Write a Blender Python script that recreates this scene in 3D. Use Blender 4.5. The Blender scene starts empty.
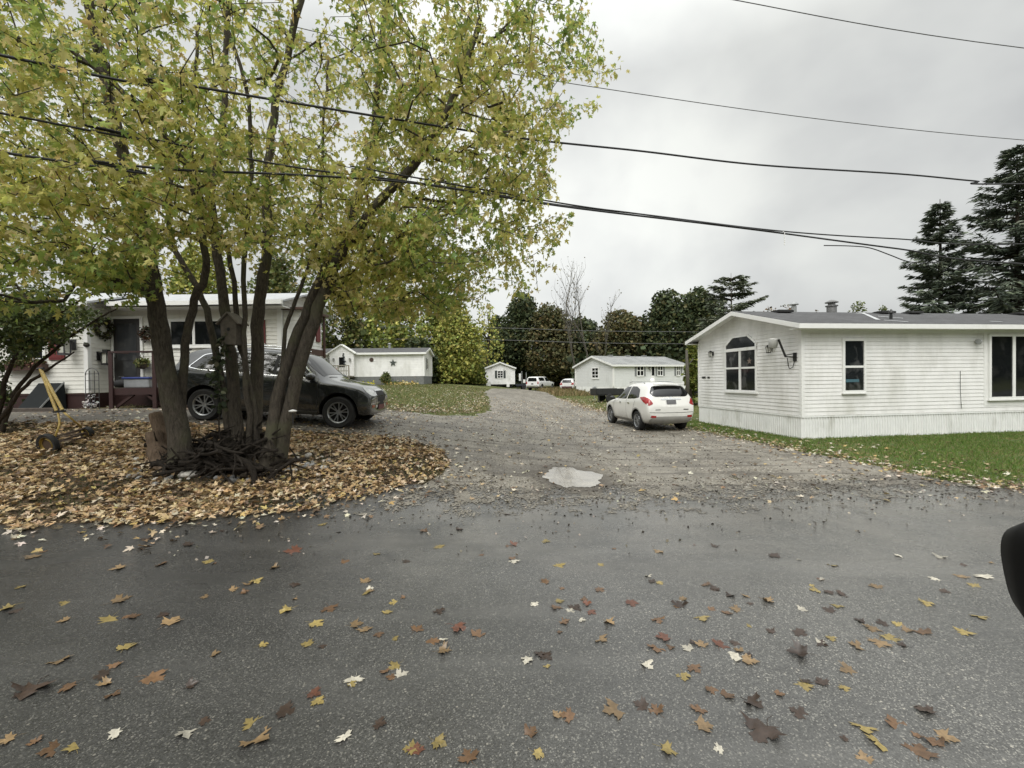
import bpy, bmesh, math, random
import numpy as np
from mathutils import Vector, Matrix, Euler, noise as mnoise
from mathutils.bvhtree import BVHTree
from mathutils.geometry import delaunay_2d_cdt
rnd = random.Random(7); rng = np.random.default_rng(11)
PI = math.pi; R = math.radians
sc = bpy.context.scene
col = sc.collection
# ------------------------------------------------------------------ camera
F = 440.0; W, H = 1024, 768; CZ = 1.75
cam = bpy.data.cameras.new('camera'); cam.sensor_width = 36; cam.lens = 36*F/W
cam.clip_start = 0.05; cam.clip_end = 3000
co = bpy.data.objects.new('camera', cam); col.objects.link(co)
CR = Matrix.Rotation(R(90-0.65), 3, 'X') @ Matrix.Rotation(R(-0.7), 3, 'Z')
co.matrix_world = Matrix.Translation((0, 0, CZ)) @ CR.to_4x4()
sc.camera = co
def ray(px, py): return CR @ Vector(((px-512)/F, -(py-384)/F, -1))
def at(px, py, Y):
    d = ray(px, py); return Vector((0, 0, CZ)) + d*(Y/d.y)
# ------------------------------------------------------------------ terrain height
_PY = np.array([-1000, 4.6, 5.4, 7.0, 8.5, 9.7, 14, 43, 70, 2000.])
_PZ = np.array([0, 0, .04, .36, .69, .92, 1.03, 1.33, 1.2, 1.2])
_yy = np.linspace(-5, 90, 1900); _zz = np.interp(_yy, _PY, _PZ)
_k = np.hanning(41); _k /= _k.sum(); _zz = np.convolve(np.pad(_zz, 20, mode='edge'), _k, 'valid')
def gzn(X, Y):
    X = np.asarray(X, float); Y = np.asarray(Y, float)
    P = np.interp(Y, _yy, _zz)
    t = np.clip((2.5-X)/11.5, 0, 1); w = (t*t*(3-2*t))**.7
    B = np.interp(Y, [-100, 20, 60, 2000], [0, 0, .22, .22])
    return P*w + B*(1-w)
def gz(x, y): return float(gzn(x, y))
def ground(px, py):
    d = ray(px, py); d = d/d.y; t = 1.0; o = Vector((0, 0, CZ)); dt = .1
    while t < 400:
        p = o+d*t
        if p.z <= gz(p.x, p.y): break
        t += dt; dt = max(.05, t*.01)
    a, b = t-dt, t
    for _ in range(20):
        m = (a+b)/2; p = o+d*m
        if p.z <= gz(p.x, p.y): b = m
        else: a = m
    p = o+d*b; p.z = gz(p.x, p.y); return p
def topix(p):
    v = CR.transposed() @ (Vector(p)-Vector((0, 0, CZ)))
    return 512+F*v.x/-v.z, 384-F*v.y/-v.z
# ------------------------------------------------------------------ objects
def tag(o, label=None, cat=None, group=None, kind=None):
    if label: o['label'] = label
    if cat: o['category'] = cat
    if group: o['group'] = group
    if kind: o['kind'] = kind
    return o
def thing(name, label, cat, loc=(0, 0, 0), rz=0, group=None):
    o = bpy.data.objects.new(name, None); o.empty_display_size = .2; col.objects.link(o)
    o.location = loc; o.rotation_euler = (0, 0, rz)
    return tag(o, label, cat, group)
def link(name, me, m=None, parent=None):
    o = bpy.data.objects.new(name, me); col.objects.link(o)
    if m:
        for q in (m if isinstance(m, (list, tuple)) else [m]): me.materials.append(q)
    if parent: o.parent = parent
    return o
CH = {}
def copy_tree(o, parent=None):
    c = o.copy(); col.objects.link(c)
    if parent: c.parent = parent
    for ch in list(o.children): copy_tree(ch, c)
    return c
class MB:
    def __init__(s, M=None): s.v = []; s.f = []; s.M = M; s.mi = []; s.cur = 0
    def add(s, vs, fs):
        n = len(s.v)
        if s.M is not None: vs = [s.M @ Vector(p) for p in vs]
        s.v += [tuple(p) for p in vs]; s.f += [tuple(i+n for i in f) for f in fs]; s.mi += [s.cur]*len(fs); return s
    def box(s, c, d, rot=None):
        hx, hy, hz = d[0]/2, d[1]/2, d[2]/2
        vs = [Vector((x, y, z)) for x in (-hx, hx) for y in (-hy, hy) for z in (-hz, hz)]
        if rot is not None: vs = [rot @ p for p in vs]
        vs = [p+Vector(c) for p in vs]
        return s.add(vs, [(0, 1, 3, 2), (4, 6, 7, 5), (0, 4, 5, 1), (2, 3, 7, 6), (0, 2, 6, 4), (1, 5, 7, 3)])
    def b2(s, a, b): return s.box([(p+q)/2 for p, q in zip(a, b)], [abs(q-p) for p, q in zip(a, b)])
    def bar(s, a, b, w, h=None, up=(0, 0, 1)):
        a, b = Vector(a), Vector(b); h = h or w; x = (b-a).normalized(); up = Vector(up)
        if abs(x.dot(up)) > .98: up = Vector((0, 1, 0))
        y = up.cross(x).normalized(); z = x.cross(y)
        m = Matrix((x, y, z)).transposed()
        return s.box((a+b)/2, ((b-a).length, w, h), m)
    def tube(s, pts, rad, n=6, cap=True):
        pts = [Vector(p) for p in pts]; k = len(pts)
        if not isinstance(rad, (list, tuple)): rad = [rad]*k
        up = Vector((0, 0, 1)); vs = []; fs = []; px = None
        for i, p in enumerate(pts):
            t = (pts[min(i+1, k-1)]-pts[max(i-1, 0)])
            t = t.normalized() if t.length > 1e-9 else Vector((0, 0, 1))
            if px is None:
                a = up if abs(t.dot(up)) < .9 else Vector((1, 0, 0)); x = a.cross(t).normalized()
            else:
                x = (px - t*px.dot(t)); x = x.normalized() if x.length > 1e-6 else px
            px = x; y = t.cross(x)
            vs += [p+(x*math.cos(2*PI*j/n)+y*math.sin(2*PI*j/n))*rad[i] for j in range(n)]
        for i in range(k-1):
            for j in range(n): fs.append((i*n+j, i*n+(j+1) % n, (i+1)*n+(j+1) % n, (i+1)*n+j))
        if cap: fs += [tuple(range(n))[::-1], tuple((k-1)*n+j for j in range(n))]
        return s.add(vs, fs)
    def lathe(s, prof, n=16, M=None, caps=True):           # prof: (r, z) list
        vs = [Vector((r*math.cos(2*PI*j/n), r*math.sin(2*PI*j/n), z)) for r, z in prof for j in range(n)]
        if M is not None: vs = [M @ p for p in vs]
        fs = [(i*n+j, i*n+(j+1) % n, (i+1)*n+(j+1) % n, (i+1)*n+j) for i in range(len(prof)-1) for j in range(n)]
        if caps: fs += [tuple(range(n))[::-1], tuple((len(prof)-1)*n+j for j in range(n))]
        return s.add(vs, fs)
    def prism(s, poly, d0, d1, ax):            # poly in 2D, extruded along third direction; ax(u,v,d)->3D
        n = len(poly)
        vs = [ax(u, v, d0) for u, v in poly]+[ax(u, v, d1) for u, v in poly]
        fs = [tuple(range(n))[::-1], tuple(range(n, 2*n))]+[(i, (i+1) % n, n+(i+1) % n, n+i) for i in range(n)]
        return s.add(vs, fs)
    def ball(s, c, r, n=10, m=6, jit=0):
        c = Vector(c); r = Vector(r) if isinstance(r, (tuple, list, Vector)) else Vector((r, r, r)); vs = []; fs = []
        for i in range(m+1):
            th = PI*i/m
            for j in range(n):
                ph = 2*PI*j/n; q = 1+(rnd.uniform(-jit, jit) if 0 < i < m else 0)
                vs.append(c+Vector((r.x*math.sin(th)*math.cos(ph)*q, r.y*math.sin(th)*math.sin(ph)*q, r.z*math.cos(th)*q)))
        for i in range(m):
            for j in range(n): fs.append((i*n+j, i*n+(j+1) % n, (i+1)*n+(j+1) % n, (i+1)*n+j))
        return s.add(vs, fs)
    def mesh(s, name, smooth=None, bevel=0):
        me = bpy.data.meshes.new(name); me.from_pydata(s.v, [], s.f)
        me.polygons.foreach_set('material_index', s.mi)
        bm = bmesh.new(); bm.from_mesh(me)
        bmesh.ops.remove_doubles(bm, verts=bm.verts, dist=1e-5)
        bmesh.ops.recalc_face_normals(bm, faces=bm.faces)
        if bevel:
            bmesh.ops.bevel(bm, geom=list(bm.edges), offset=bevel, segments=2, profile=.6, affect='EDGES', clamp_overlap=True)
        bm.to_mesh(me); bm.free()
        if smooth is not None:
            me.shade_smooth()
            if smooth < 180: me.set_sharp_from_angle(angle=R(smooth))
        return me
    def build(s, name, m, parent=None, smooth=None, bevel=0): return link(name, s.mesh(name, smooth, bevel), m, parent)
# ------------------------------------------------------------------ materials
def srgb(r, g, b):
    f = lambda c: (c/255/12.92) if c/255 <= .04045 else ((c/255+.055)/1.055)**2.4
    return (f(r), f(g), f(b))
class NT:
    def __init__(s, t): s.t = t; s.n = t.nodes; s.l = t.links
    def new(s, ty, **kw):
        n = s.n.new(ty)
        for k, v in kw.items():
            if k in n.inputs.keys(): n.inputs[k].default_value = v
            else: setattr(n, k, v)
        return n
    def ln(s, a, b): s.l.new(a, b)
    def math(s, op, a, b=None, c=None, clamp=False):
        n = s.n.new('ShaderNodeMath'); n.operation = op; n.use_clamp = clamp
        for i, v in enumerate((a, b, c)):
            if v is None: continue
            if isinstance(v, (int, float)): n.inputs[i].default_value = v
            else: s.l.new(v, n.inputs[i])
        return n.outputs[0]
    def mix(s, fac, a, b, mode='MIX'):
        n = s.n.new('ShaderNodeMix'); n.data_type = 'RGBA'; n.blend_type = mode
        for i, v in ((0, fac), (6, a), (7, b)):
            if isinstance(v, (int, float)): n.inputs[i].default_value = v
            elif isinstance(v, (tuple, list)): n.inputs[i].default_value = (*v[:3], 1)
            else: s.l.new(v, n.inputs[i])
        return n.outputs[2]
    def noise(s, vec, scale, detail=4, rough=.55, dist=0):
        n = s.n.new('ShaderNodeTexNoise'); n.inputs['Scale'].default_value = scale; n.inputs['Detail'].default_value = detail
        n.inputs['Roughness'].default_value = rough; n.inputs['Distortion'].default_value = dist
        if vec is not None: s.l.new(vec, n.inputs['Vector'])
        return n.outputs['Fac']
    def ramp(s, fac, a, b, lo=0., hi=1.):
        n = s.n.new('ShaderNodeMapRange'); n.clamp = True
        s.l.new(fac, n.inputs[0]); n.inputs[1].default_value = a; n.inputs[2].default_value = b
        n.inputs[3].default_value = lo; n.inputs[4].default_value = hi; return n.outputs[0]
    def mapping(s, vec, scale=(1, 1, 1), rot=(0, 0, 0)):
        n = s.n.new('ShaderNodeMapping'); n.inputs['Scale'].default_value = scale; n.inputs['Rotation'].default_value = rot
        s.l.new(vec, n.inputs['Vector']); return n.outputs[0]
    def bump(s, h, strength=.3, dist=.01, normal=None):
        n = s.n.new('ShaderNodeBump'); n.inputs['Strength'].default_value = strength; n.inputs['Distance'].default_value = dist
        s.l.new(h, n.inputs['Height'])
        if normal is not None: s.l.new(normal, n.inputs['Normal'])
        return n.outputs[0]
def newmat(name):
    m = bpy.data.materials.new(name); m.use_nodes = True; t = NT(m.node_tree)
    p = t.n['Principled BSDF']; return m, t, p
MATS = {}
def mat(name, c, rough=.6, metal=0, var=.12, scale=6, bump=0, bscale=40, coat=0, spec=.5, stretch=(1, 1, 1), dirt=None, dscale=1.5, dlo=.55, dhi=.8):
    if name in MATS: return MATS[name]
    m, t, p = newmat(name)
    tc = t.new('ShaderNodeTexCoord').outputs['Object']
    v = t.mapping(tc, stretch)
    nz = t.noise(v, scale, 5)
    fac = t.ramp(nz, .3, .7, 1-var, 1+var)
    cm = t.new('ShaderNodeVectorMath', operation='SCALE'); cm.inputs[0].default_value = c; t.ln(fac, cm.inputs['Scale'])
    c_out = cm.outputs[0]
    if dirt:
        dn = t.noise(t.mapping(tc, (1, 1, .35)), dscale, 7, .65)
        c_out = t.mix(t.ramp(dn, dlo, dhi, 0, .75), c_out, dirt)
    t.ln(c_out, p.inputs['Base Color'])
    p.inputs['Roughness'].default_value = rough; p.inputs['Metallic'].default_value = metal
    p.inputs['Coat Weight'].default_value = coat; p.inputs['Specular IOR Level'].default_value = spec
    if bump:
        t.ln(t.bump(t.noise(v, bscale, 6, .65), bump, .01), p.inputs['Normal'])
    MATS[name] = m; return m
def leafmat(name, trans=.35, rough=.55):
    m, t, p = newmat(name)
    a = t.new('ShaderNodeAttribute', attribute_name='leafcol').outputs['Color']
    t.ln(a, p.inputs['Base Color']); p.inputs['Roughness'].default_value = rough; p.inputs['Specular IOR Level'].default_value = .3
    tr = t.new('ShaderNodeBsdfTranslucent'); t.ln(a, tr.inputs['Color'])
    mx = t.new('ShaderNodeMixShader'); mx.inputs[0].default_value = trans
    t.ln(p.outputs[0], mx.inputs[1]); t.ln(tr.outputs[0], mx.inputs[2])
    t.ln(mx.outputs[0], t.n['Material Output'].inputs['Surface']); return m
# ------------------------------------------------------------------ instanced leaf meshes (numpy)
def half(pts):
    pts = list(pts); L = [(-x, y) for x, y in pts[1:-1]]
    v = pts+L; n = len(pts)
    f1 = list(range(n)); f2 = [0]+[n+i for i in range(len(L))]+[n-1]
    return np.array([(x, y, .28*abs(x)-.12*y*y) for x, y in v]), [f1, f2[::-1]]
LEAF_S = half([(0, 0), (.30, -.06), (.20, .15), (.34, .24), (.52, .60), (.27, .46), (.15, .44), (.17, .68), (0, 1.05)])
LEAF_M = half([(0, .02), (.16, -.05), (.40, -.08), (.30, .1), (.44, .2), (.68, .36), (.54, .43), (.62, .6), (.4, .52), (.19, .46), (.2, .62), (.31, .74), (.15, .8), (0, 1.03)])
LEAF_O = half([(0, 0), (.3, .25), (.34, .55), (0, 1)])
QUAD = (np.array([(-.5, 0, 0), (.5, .1, .1), (.38, .9, 0), (-.42, 1, .1)]), [[0, 1, 2, 3]])
NEEDLE = (np.array([(-.12, 0, 0), (.12, 0, 0), (.1, .7, -.03), (0, 1, -.08), (-.1, .7, -.03)]), [[0, 1, 2, 3, 4]])
BLADE = (np.array([(-.09, 0, 0), (.09, 0, 0), (.05, .55, .06), (0, 1, .25), (-.05, .55, .06)]), [[0, 1, 2, 3, 4]])
def instances(name, tmpl, P, Xa, Ya, S, C, m, parent=None, kind=None):
    """P (N,3) positions, Xa, Ya (N,3) leaf axes (unit), S sizes, C colours"""
    tv, tf = tmpl; N = len(P); k = len(tv)
    Za = np.cross(Xa, Ya)
    S = np.asarray(S).reshape(-1, 1, 1)
    V = P[:, None, :]+S*(tv[None, :, 0:1]*Xa[:, None]+tv[None, :, 1:2]*Ya[:, None]+tv[None, :, 2:3]*Za[:, None])
    loops = np.concatenate([np.array(f) for f in tf]); cnt = np.array([len(f) for f in tf])
    L = (loops[None]+np.arange(N)[:, None]*k).ravel()
    me = bpy.data.meshes.new(name); me.vertices.add(N*k); me.vertices.foreach_set('co', V.astype(np.float32).ravel())
    me.loops.add(len(L)); me.loops.foreach_set('vertex_index', L.astype(np.int32))
    cs = np.tile(cnt, N); st = np.concatenate([[0], np.cumsum(cs)[:-1]])
    me.polygons.add(len(cs)); me.polygons.foreach_set('loop_start', st.astype(np.int32)); me.polygons.foreach_set('loop_total', cs.astype(np.int32))
    me.update(calc_edges=True); me.validate()
    at_ = me.attributes.new('leafcol', 'FLOAT_COLOR', 'POINT')
    CC = np.ones((N, k, 4), np.float32); CC[:, :, :3] = C[:, None, :]
    at_.data.foreach_set('color', CC.ravel())
    o = link(name, me, m, parent)
    if kind: o['kind'] = kind
    return o
def unit(a): return a/np.maximum(np.linalg.norm(a, axis=-1, keepdims=True), 1e-9)
def rand_axes(N, down=0., flat=0.):
    """random leaf axes: Y axis biased downward, normal biased up"""
    Y = rng.normal(size=(N, 3)); Y[:, 2] = Y[:, 2]*(1-flat)-down; Y = unit(Y)
    n = rng.normal(size=(N, 3)); n[:, 2] += 3*flat+.6
    X = unit(np.cross(Y, n)); return X, Y
def palette(N, cols, wts, jit=.18):
    cols = np.array(cols); i = rng.choice(len(cols), N, p=np.array(wts)/sum(wts))
    return np.clip(cols[i]*(1+rng.uniform(-jit, jit, (N, 1)))*(1+rng.uniform(-.06, .06, (N, 3))), 0, 1)
# ------------------------------------------------------------------ world and sun
w = bpy.data.worlds.new('World'); sc.world = w; w.use_nodes = True; t = NT(w.node_tree)
SUN_EL, SUN_AZ = R(52), R(200)      # behind the camera, veiled by cloud
sky = t.new('ShaderNodeTexSky'); sky.sky_type = 'NISHITA'; sky.sun_disc = False; sky.sun_elevation = SUN_EL; sky.sun_rotation = SUN_AZ
sky.air_density = 1; sky.dust_density = 3
bg1 = t.n['Background']; t.ln(sky.outputs[0], bg1.inputs[0]); bg1.inputs[1].default_value = .08
tc = t.new('ShaderNodeTexCoord').outputs['Generated']
sep = t.new('ShaderNodeSeparateXYZ'); t.ln(tc, sep.inputs[0])
v = t.mapping(tc, (1.2, 1.2, 1.6))
n1 = t.noise(v, 1.6, 6, .48, .25); n2 = t.noise(v, 4.0, 4, .45, .3)
cl = t.math('ADD', t.math('MULTIPLY', n1, .7), t.math('MULTIPLY', n2, .3))
base = t.ramp(cl, .36, .62, .48, .74)
zen = t.ramp(sep.outputs[2], .55, 1., 1., 3.2)
back = t.math('ADD', 1.0, t.math('MULTIPLY', t.ramp(sep.outputs[1], .1, -.6, 0, 1.1), t.ramp(sep.outputs[2], .12, .5)))
# brighter break in the cloud low in the sky to the north
dt = t.new('ShaderNodeVectorMath', operation='DOT_PRODUCT'); t.ln(tc, dt.inputs[0]); dt.inputs[1].default_value = Vector((.1, 1, .30)).normalized()
glow = t.ramp(dt.outputs['Value'], .90, 1., 1., 1.28)
val = t.math('MULTIPLY', t.math('MULTIPLY', base, zen), t.math('MULTIPLY', back, glow))
cc = t.mix(t.ramp(cl, .36, .62), (.965, .985, .985), (.985, 1.0, .955))
cm = t.new('ShaderNodeVectorMath', operation='SCALE'); t.ln(cc, cm.inputs[0]); t.ln(val, cm.inputs['Scale'])
bg2 = t.new('ShaderNodeBackground'); t.ln(cm.outputs[0], bg2.inputs[0]); bg2.inputs[1].default_value = 1.0
ms = t.new('ShaderNodeMixShader'); ms.inputs[0].default_value = .94
t.ln(bg1.outputs[0], ms.inputs[1]); t.ln(bg2.outputs[0], ms.inputs[2]); t.ln(ms.outputs[0], t.n['World Output'].inputs['Surface'])
sl = bpy.data.lights.new('sun', 'SUN'); sl.energy = 1.5; sl.angle = R(35); sl.color = (1, .97, .92)
so = bpy.data.objects.new('sun', sl); col.objects.link(so)
sd = Vector((math.sin(SUN_AZ)*math.cos(SUN_EL), math.cos(SUN_AZ)*math.cos(SUN_EL), math.sin(SUN_EL)))
so.rotation_euler = sd.to_track_quat('Z', 'Y').to_euler(); so.location = (0, -10, 30)
sc.view_settings.view_transform = 'Standard'; sc.view_settings.look = 'None'; sc.view_settings.exposure = .22; sc.view_settings.gamma = 1
# ------------------------------------------------------------------ ground sheet
def pos_nodes(t):
    g = t.new('ShaderNodeNewGeometry').outputs['Position']
    s = t.new('ShaderNodeSeparateXYZ'); t.ln(g, s.inputs[0]); return g, s.outputs[0], s.outputs[1]
def ground_mat():
    m, t, p = newmat('turf_ground'); g, X, Y = pos_nodes(t)
    n1 = t.noise(g, .8, 6, .6); n2 = t.noise(g, 9, 5, .7); n3 = t.noise(g, 60, 4, .7); n4 = t.noise(g, 2.6, 6, .7)
    green = t.mix(n2, (.045, .065, .018), (.12, .155, .05))
    dry = t.mix(n3, (.10, .075, .035), (.27, .19, .085))
    c = t.mix(t.ramp(n4, .47, .66), green, dry)
    soil = t.mix(n3, (.035, .026, .018), (.13, .095, .06))
    # bare leaf-strewn soil on the left bank near the road
    left = t.ramp(X, -.3, -1.6); near = t.ramp(Y, 15, 12.5)
    c = t.mix(t.math('MULTIPLY', left, near), c, soil)
    # leaf-brown fringe along the right lawn
    t.ln(c, p.inputs['Base Color']); p.inputs['Roughness'].default_value = .9; p.inputs['Specular IOR Level'].default_value = .2
    t.ln(t.bump(n3, .8, .03, t.bump(n2, .5, .06)), p.inputs['Normal']); return m
def axis(lo, hi, fine_lo, fine_hi, st):
    a = list(np.arange(fine_lo, fine_hi+1e-6, st)); d = st; x = fine_hi
    while x < hi: d *= 1.16; x += d; a.append(x)
    d = st; x = fine_lo
    while x > lo: d *= 1.16; x -= d; a.insert(0, x)
    return np.array(a)
gx = axis(-900, 900, -16, 16, .25); gy = axis(-200, 1200, 3, 24, .25)
GXX, GYY = np.meshgrid(gx, gy); GZZ = gzn(GXX, GYY)
nx, ny = len(gx), len(gy)
me = bpy.data.meshes.new('ground')
fs = [(j*nx+i, j*nx+i+1, (j+1)*nx+i+1, (j+1)*nx+i) for j in range(ny-1) for i in range(nx-1)]
me.from_pydata(np.stack([GXX.ravel(), GYY.ravel(), GZZ.ravel()], 1).tolist(), [], fs); me.shade_smooth()
tag(link('ground', me, ground_mat()), kind='structure')
def gsurf(x, y):       # bilinear height of the sheet itself
    i = min(max(np.searchsorted(gx, x)-1, 0), nx-2); j = min(max(np.searchsorted(gy, y)-1, 0), ny-2)
    u = (x-gx[i])/(gx[i+1]-gx[i]); v = (y-gy[j])/(gy[j+1]-gy[j])
    return (GZZ[j, i]*(1-u)+GZZ[j, i+1]*u)*(1-v)+(GZZ[j+1, i]*(1-u)+GZZ[j+1, i+1]*u)*v
def ragged(poly, step=.35, amp=.10, seed=0, far=2.2):
    out = []
    for a, b in zip(poly, poly[1:]+poly[:1]):
        a, b = Vector(a).to_2d(), Vector(b).to_2d(); L = (b-a).length; st = step if min(a.y, b.y) < 25 else step*3
        n = max(1, int(L/st)) if L < 60 else 40
        d = (b-a).normalized(); nr = Vector((-d.y, d.x))
        for k in range(n):
            q = a+(b-a)*k/n
            out.append(q+nr*amp*(far if q.y > 9.5 else 1)*(mnoise.noise((q.x*1.3, q.y*1.3, seed))+.6*mnoise.noise((q.x*4, q.y*4, seed+3))))
    return out
def inpoly(x, y, poly):
    ins = False; n = len(poly); j = n-1
    for i in range(n):
        xi, yi = poly[i][0], poly[i][1]; xj, yj = poly[j][0], poly[j][1]
        if (yi > y) != (yj > y) and x < (xj-xi)*(y-yi)/(yj-yi)+xi: ins = not ins
        j = i
    return ins
def inpolyN(P, poly):
    x, y = P[:, 0], P[:, 1]; ins = np.zeros(len(P), bool); n = len(poly); j = n-1
    for i in range(n):
        xi, yi = poly[i][0], poly[i][1]; xj, yj = poly[j][0], poly[j][1]
        with np.errstate(divide='ignore', invalid='ignore'):
            c = ((yi > y) != (yj > y)) & (x < (xj-xi)*(y-yi)/(yj-yi+1e-12)+xi)
        ins ^= c; j = i
    return ins
def sheet(name, poly, off, m):
    pts = list(poly); n = len(pts)
    xs = [q.x for q in pts]; ys = [q.y for q in pts]
    GX = [x for x in gx if min(xs) < x < max(xs)]; GY = [y for y in gy if min(ys) < y < max(ys)]
    grid = np.array([(x, y) for x in GX for y in GY])
    grid = grid[inpolyN(grid, pts)]
    pts += [Vector((x, y)) for x, y in grid]
    r = delaunay_2d_cdt(pts, [], [list(range(n))], 1, 1e-5)
    me = bpy.data.meshes.new(name)
    me.from_pydata([(q.x, q.y, gsurf(q.x, q.y)+off) for q in r[0]], [], [tuple(f) for f in r[2]])
    bm = bmesh.new(); bm.from_mesh(me); bmesh.ops.recalc_face_normals(bm, faces=bm.faces)
    if sum(f.normal.z for f in bm.faces) < 0: bmesh.ops.reverse_faces(bm, faces=bm.faces)
    bm.to_mesh(me); bm.free(); me.shade_smooth()
    return tag(link(name, me, m), kind='structure')
# ------------------------------------------------------------------ asphalt road
EDGE = lambda x: 5.92+.094*x
def asphalt_mat():
    m, t, p = newmat('wet_asphalt'); g, X, Y = pos_nodes(t)
    vo = t.new('ShaderNodeTexVoronoi', feature='F1'); t.ln(g, vo.inputs['Vector']); vo.inputs['Scale'].default_value = 150
    vo2 = t.new('ShaderNodeTexVoronoi', feature='F1'); t.ln(g, vo2.inputs['Vector']); vo2.inputs['Scale'].default_value = 58
    sp = t.new('ShaderNodeSeparateColor'); t.ln(vo.outputs['Color'], sp.inputs[0])
    sp2 = t.new('ShaderNodeSeparateColor'); t.ln(vo2.outputs['Color'], sp2.inputs[0])
    c = t.mix(t.ramp(sp.outputs[0], 0, 1), (.026, .0255, .024), (.066, .065, .061))
    c = t.mix(t.math('MULTIPLY', t.math('GREATER_THAN', sp.outputs[1], .90), .38), c, (.26, .25, .22))
    c = t.mix(t.math('MULTIPLY', t.math('GREATER_THAN', sp2.outputs[1], .978), t.ramp(vo2.outputs['Distance'], .42, .3, 0, .6)), c, (.28, .26, .22))
    n1 = t.noise(g, .55, 6, .6); n2 = t.noise(g, 3.0, 6, .65)
    c = t.mix(t.ramp(n1, .35, .65, 0, .5), c, (.026, .026, .025)); c = t.mix(t.ramp(t.noise(t.mapping(g, (.25, 1.6, 1)), .9, 5, .6), .50, .70, 0, .35), c, (.10, .098, .092))
    tree_shade = t.math('ADD', t.ramp(X, -2.6, 2.4, .80, 1.95), t.math('MULTIPLY', t.math('SUBTRACT', t.noise(g, .7, 5, .6), .5), .7))  # maple shade painted into the base colour, lighter to the right, plus random tone
    dm = t.new('ShaderNodeVectorMath', operation='SCALE'); t.ln(c, dm.inputs[0]); t.ln(tree_shade, dm.inputs['Scale']); c = dm.outputs[0]
    dust = t.math('MULTIPLY', t.ramp(Y, 3.0, 5.8), t.ramp(t.noise(g, 1.4, 7, .65), .40, .62))
    dust = t.math('MULTIPLY', dust, t.ramp(X, -3.2, -.6))
    c = t.mix(t.math('MULTIPLY', dust, .75), c, t.mix(t.noise(g, 120, 3), (.075, .070, .062), (.20, .188, .168)))
    t.ln(c, p.inputs['Base Color'])
    wet = t.noise(t.mapping(g, (.35, 1.1, 1)), 1.3, 6, .65)
    rf = t.math('ADD', t.ramp(wet, .35, .62, .11, .33), t.ramp(n2, .3, .7, -.06, .10))
    t.ln(rf, p.inputs['Roughness']); p.inputs['Specular IOR Level'].default_value = .5
    h = t.math('SUBTRACT', 1, vo.outputs['Distance'])
    t.ln(t.bump(h, .30, .004, t.bump(t.noise(g, 5, 5), .10, .03)), p.inputs['Normal']); return m
road = [(-70, EDGE(-70)+5), (-12, 5.1), (-6.5, 5.3), (-4.1, 5.42), (-3.2, 5.9), (-2.6, 6.6), (0, 7.0), (4, 7.3), (6.6, 7.3), (7.2, 6.7), (7.6, 6.62), (10, 6.9), (14, 7.2), (70, 12), (70, -6.5), (-70, -6.5)]
ROADP = ragged(road, .3, .05, 1)
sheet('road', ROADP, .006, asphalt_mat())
# ------------------------------------------------------------------ gravel drive
def gravel_mat():
    m, t, p = newmat('gravel'); g, X, Y = pos_nodes(t)
    vo = t.new('ShaderNodeTexVoronoi', feature='F1'); t.ln(g, vo.inputs['Vector']); vo.inputs['Scale'].default_value = 38
    sp = t.new('ShaderNodeSeparateColor'); t.ln(vo.outputs['Color'], sp.inputs[0])
    c = t.mix(t.ramp(sp.outputs[0], 0, 1), (.080, .071, .057), (.245, .22, .178))
    c = t.mix(t.math('MULTIPLY', t.math('GREATER_THAN', sp.outputs[1], .93), .8), c, (.42, .40, .36))
    # tyre tracks run up the lane and sweep in from the road
    ang = t.mapping(g, (2.6, .22, 1), (0, 0, R(4)))
    tr = t.noise(ang, 1.0, 5, .6, .6)
    c = t.mix(t.ramp(tr, .40, .56, 0, .8), c, t.mix(t.noise(g, 70, 3), (.17, .156, .13), (.30, .277, .232)))
    n1 = t.noise(g, .8, 6, .65)
    c = t.mix(t.ramp(n1, .46, .62, 0, .55), c, (.062, .054, .044))
    sw = t.noise(t.mapping(g, (.5, 3.2, 1), (0, 0, R(28))), 1.1, 5, .6)
    c = t.mix(t.ramp(sw, .52, .62, 0, .6), c, (.062, .053, .043))
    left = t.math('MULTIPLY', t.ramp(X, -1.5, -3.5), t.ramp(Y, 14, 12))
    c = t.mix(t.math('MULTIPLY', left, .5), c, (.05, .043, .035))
    pdx = t.math('DIVIDE', t.math('SUBTRACT', X, PUD[0]), PUD[2]); pdy = t.math('DIVIDE', t.math('SUBTRACT', Y, PUD[1]), PUD[3])
    pr_ = t.math('ADD', t.math('SQRT', t.math('ADD', t.math('MULTIPLY', pdx, pdx), t.math('MULTIPLY', pdy, pdy))), t.math('MULTIPLY', t.math('SUBTRACT', t.noise(g, 3, 5), .5), 1.1))
    c = t.mix(t.ramp(pr_, 1.0, 1.9, .85, 0), c, (.06, .05, .038))
    t.ln(c, p.inputs['Base Color'])
    t.ln(t.ramp(n1, .35, .65, .75, .45), p.inputs['Roughness']); p.inputs['Specular IOR Level'].default_value = .4
    hh = t.math('ADD', t.math('MULTIPLY', t.math('SUBTRACT', 1, vo.outputs['Distance']), .5), t.noise(g, 12, 6, .7))
    t.ln(t.bump(hh, .9, .025, t.bump(t.noise(g, 1.8, 4), .35, .12)), p.inputs['Normal'])
    # ragged, thinning edge where the gravel spills over the asphalt
    d = t.math('SUBTRACT', Y, t.math('ADD', t.math('MULTIPLY', X, .094), 5.55))
    ed = t.math('ADD', t.math('MULTIPLY', d, .62), t.math('MULTIPLY', t.math('SUBTRACT', t.noise(g, 2.2, 8, .72), .5), 3.6))
    al = t.ramp(t.math('ADD', ed, t.math('MULTIPLY', t.math('SUBTRACT', sp.outputs[2], .5), .7)), .40, .52)
    t.ln(al, p.inputs['Alpha']); return m
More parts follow.
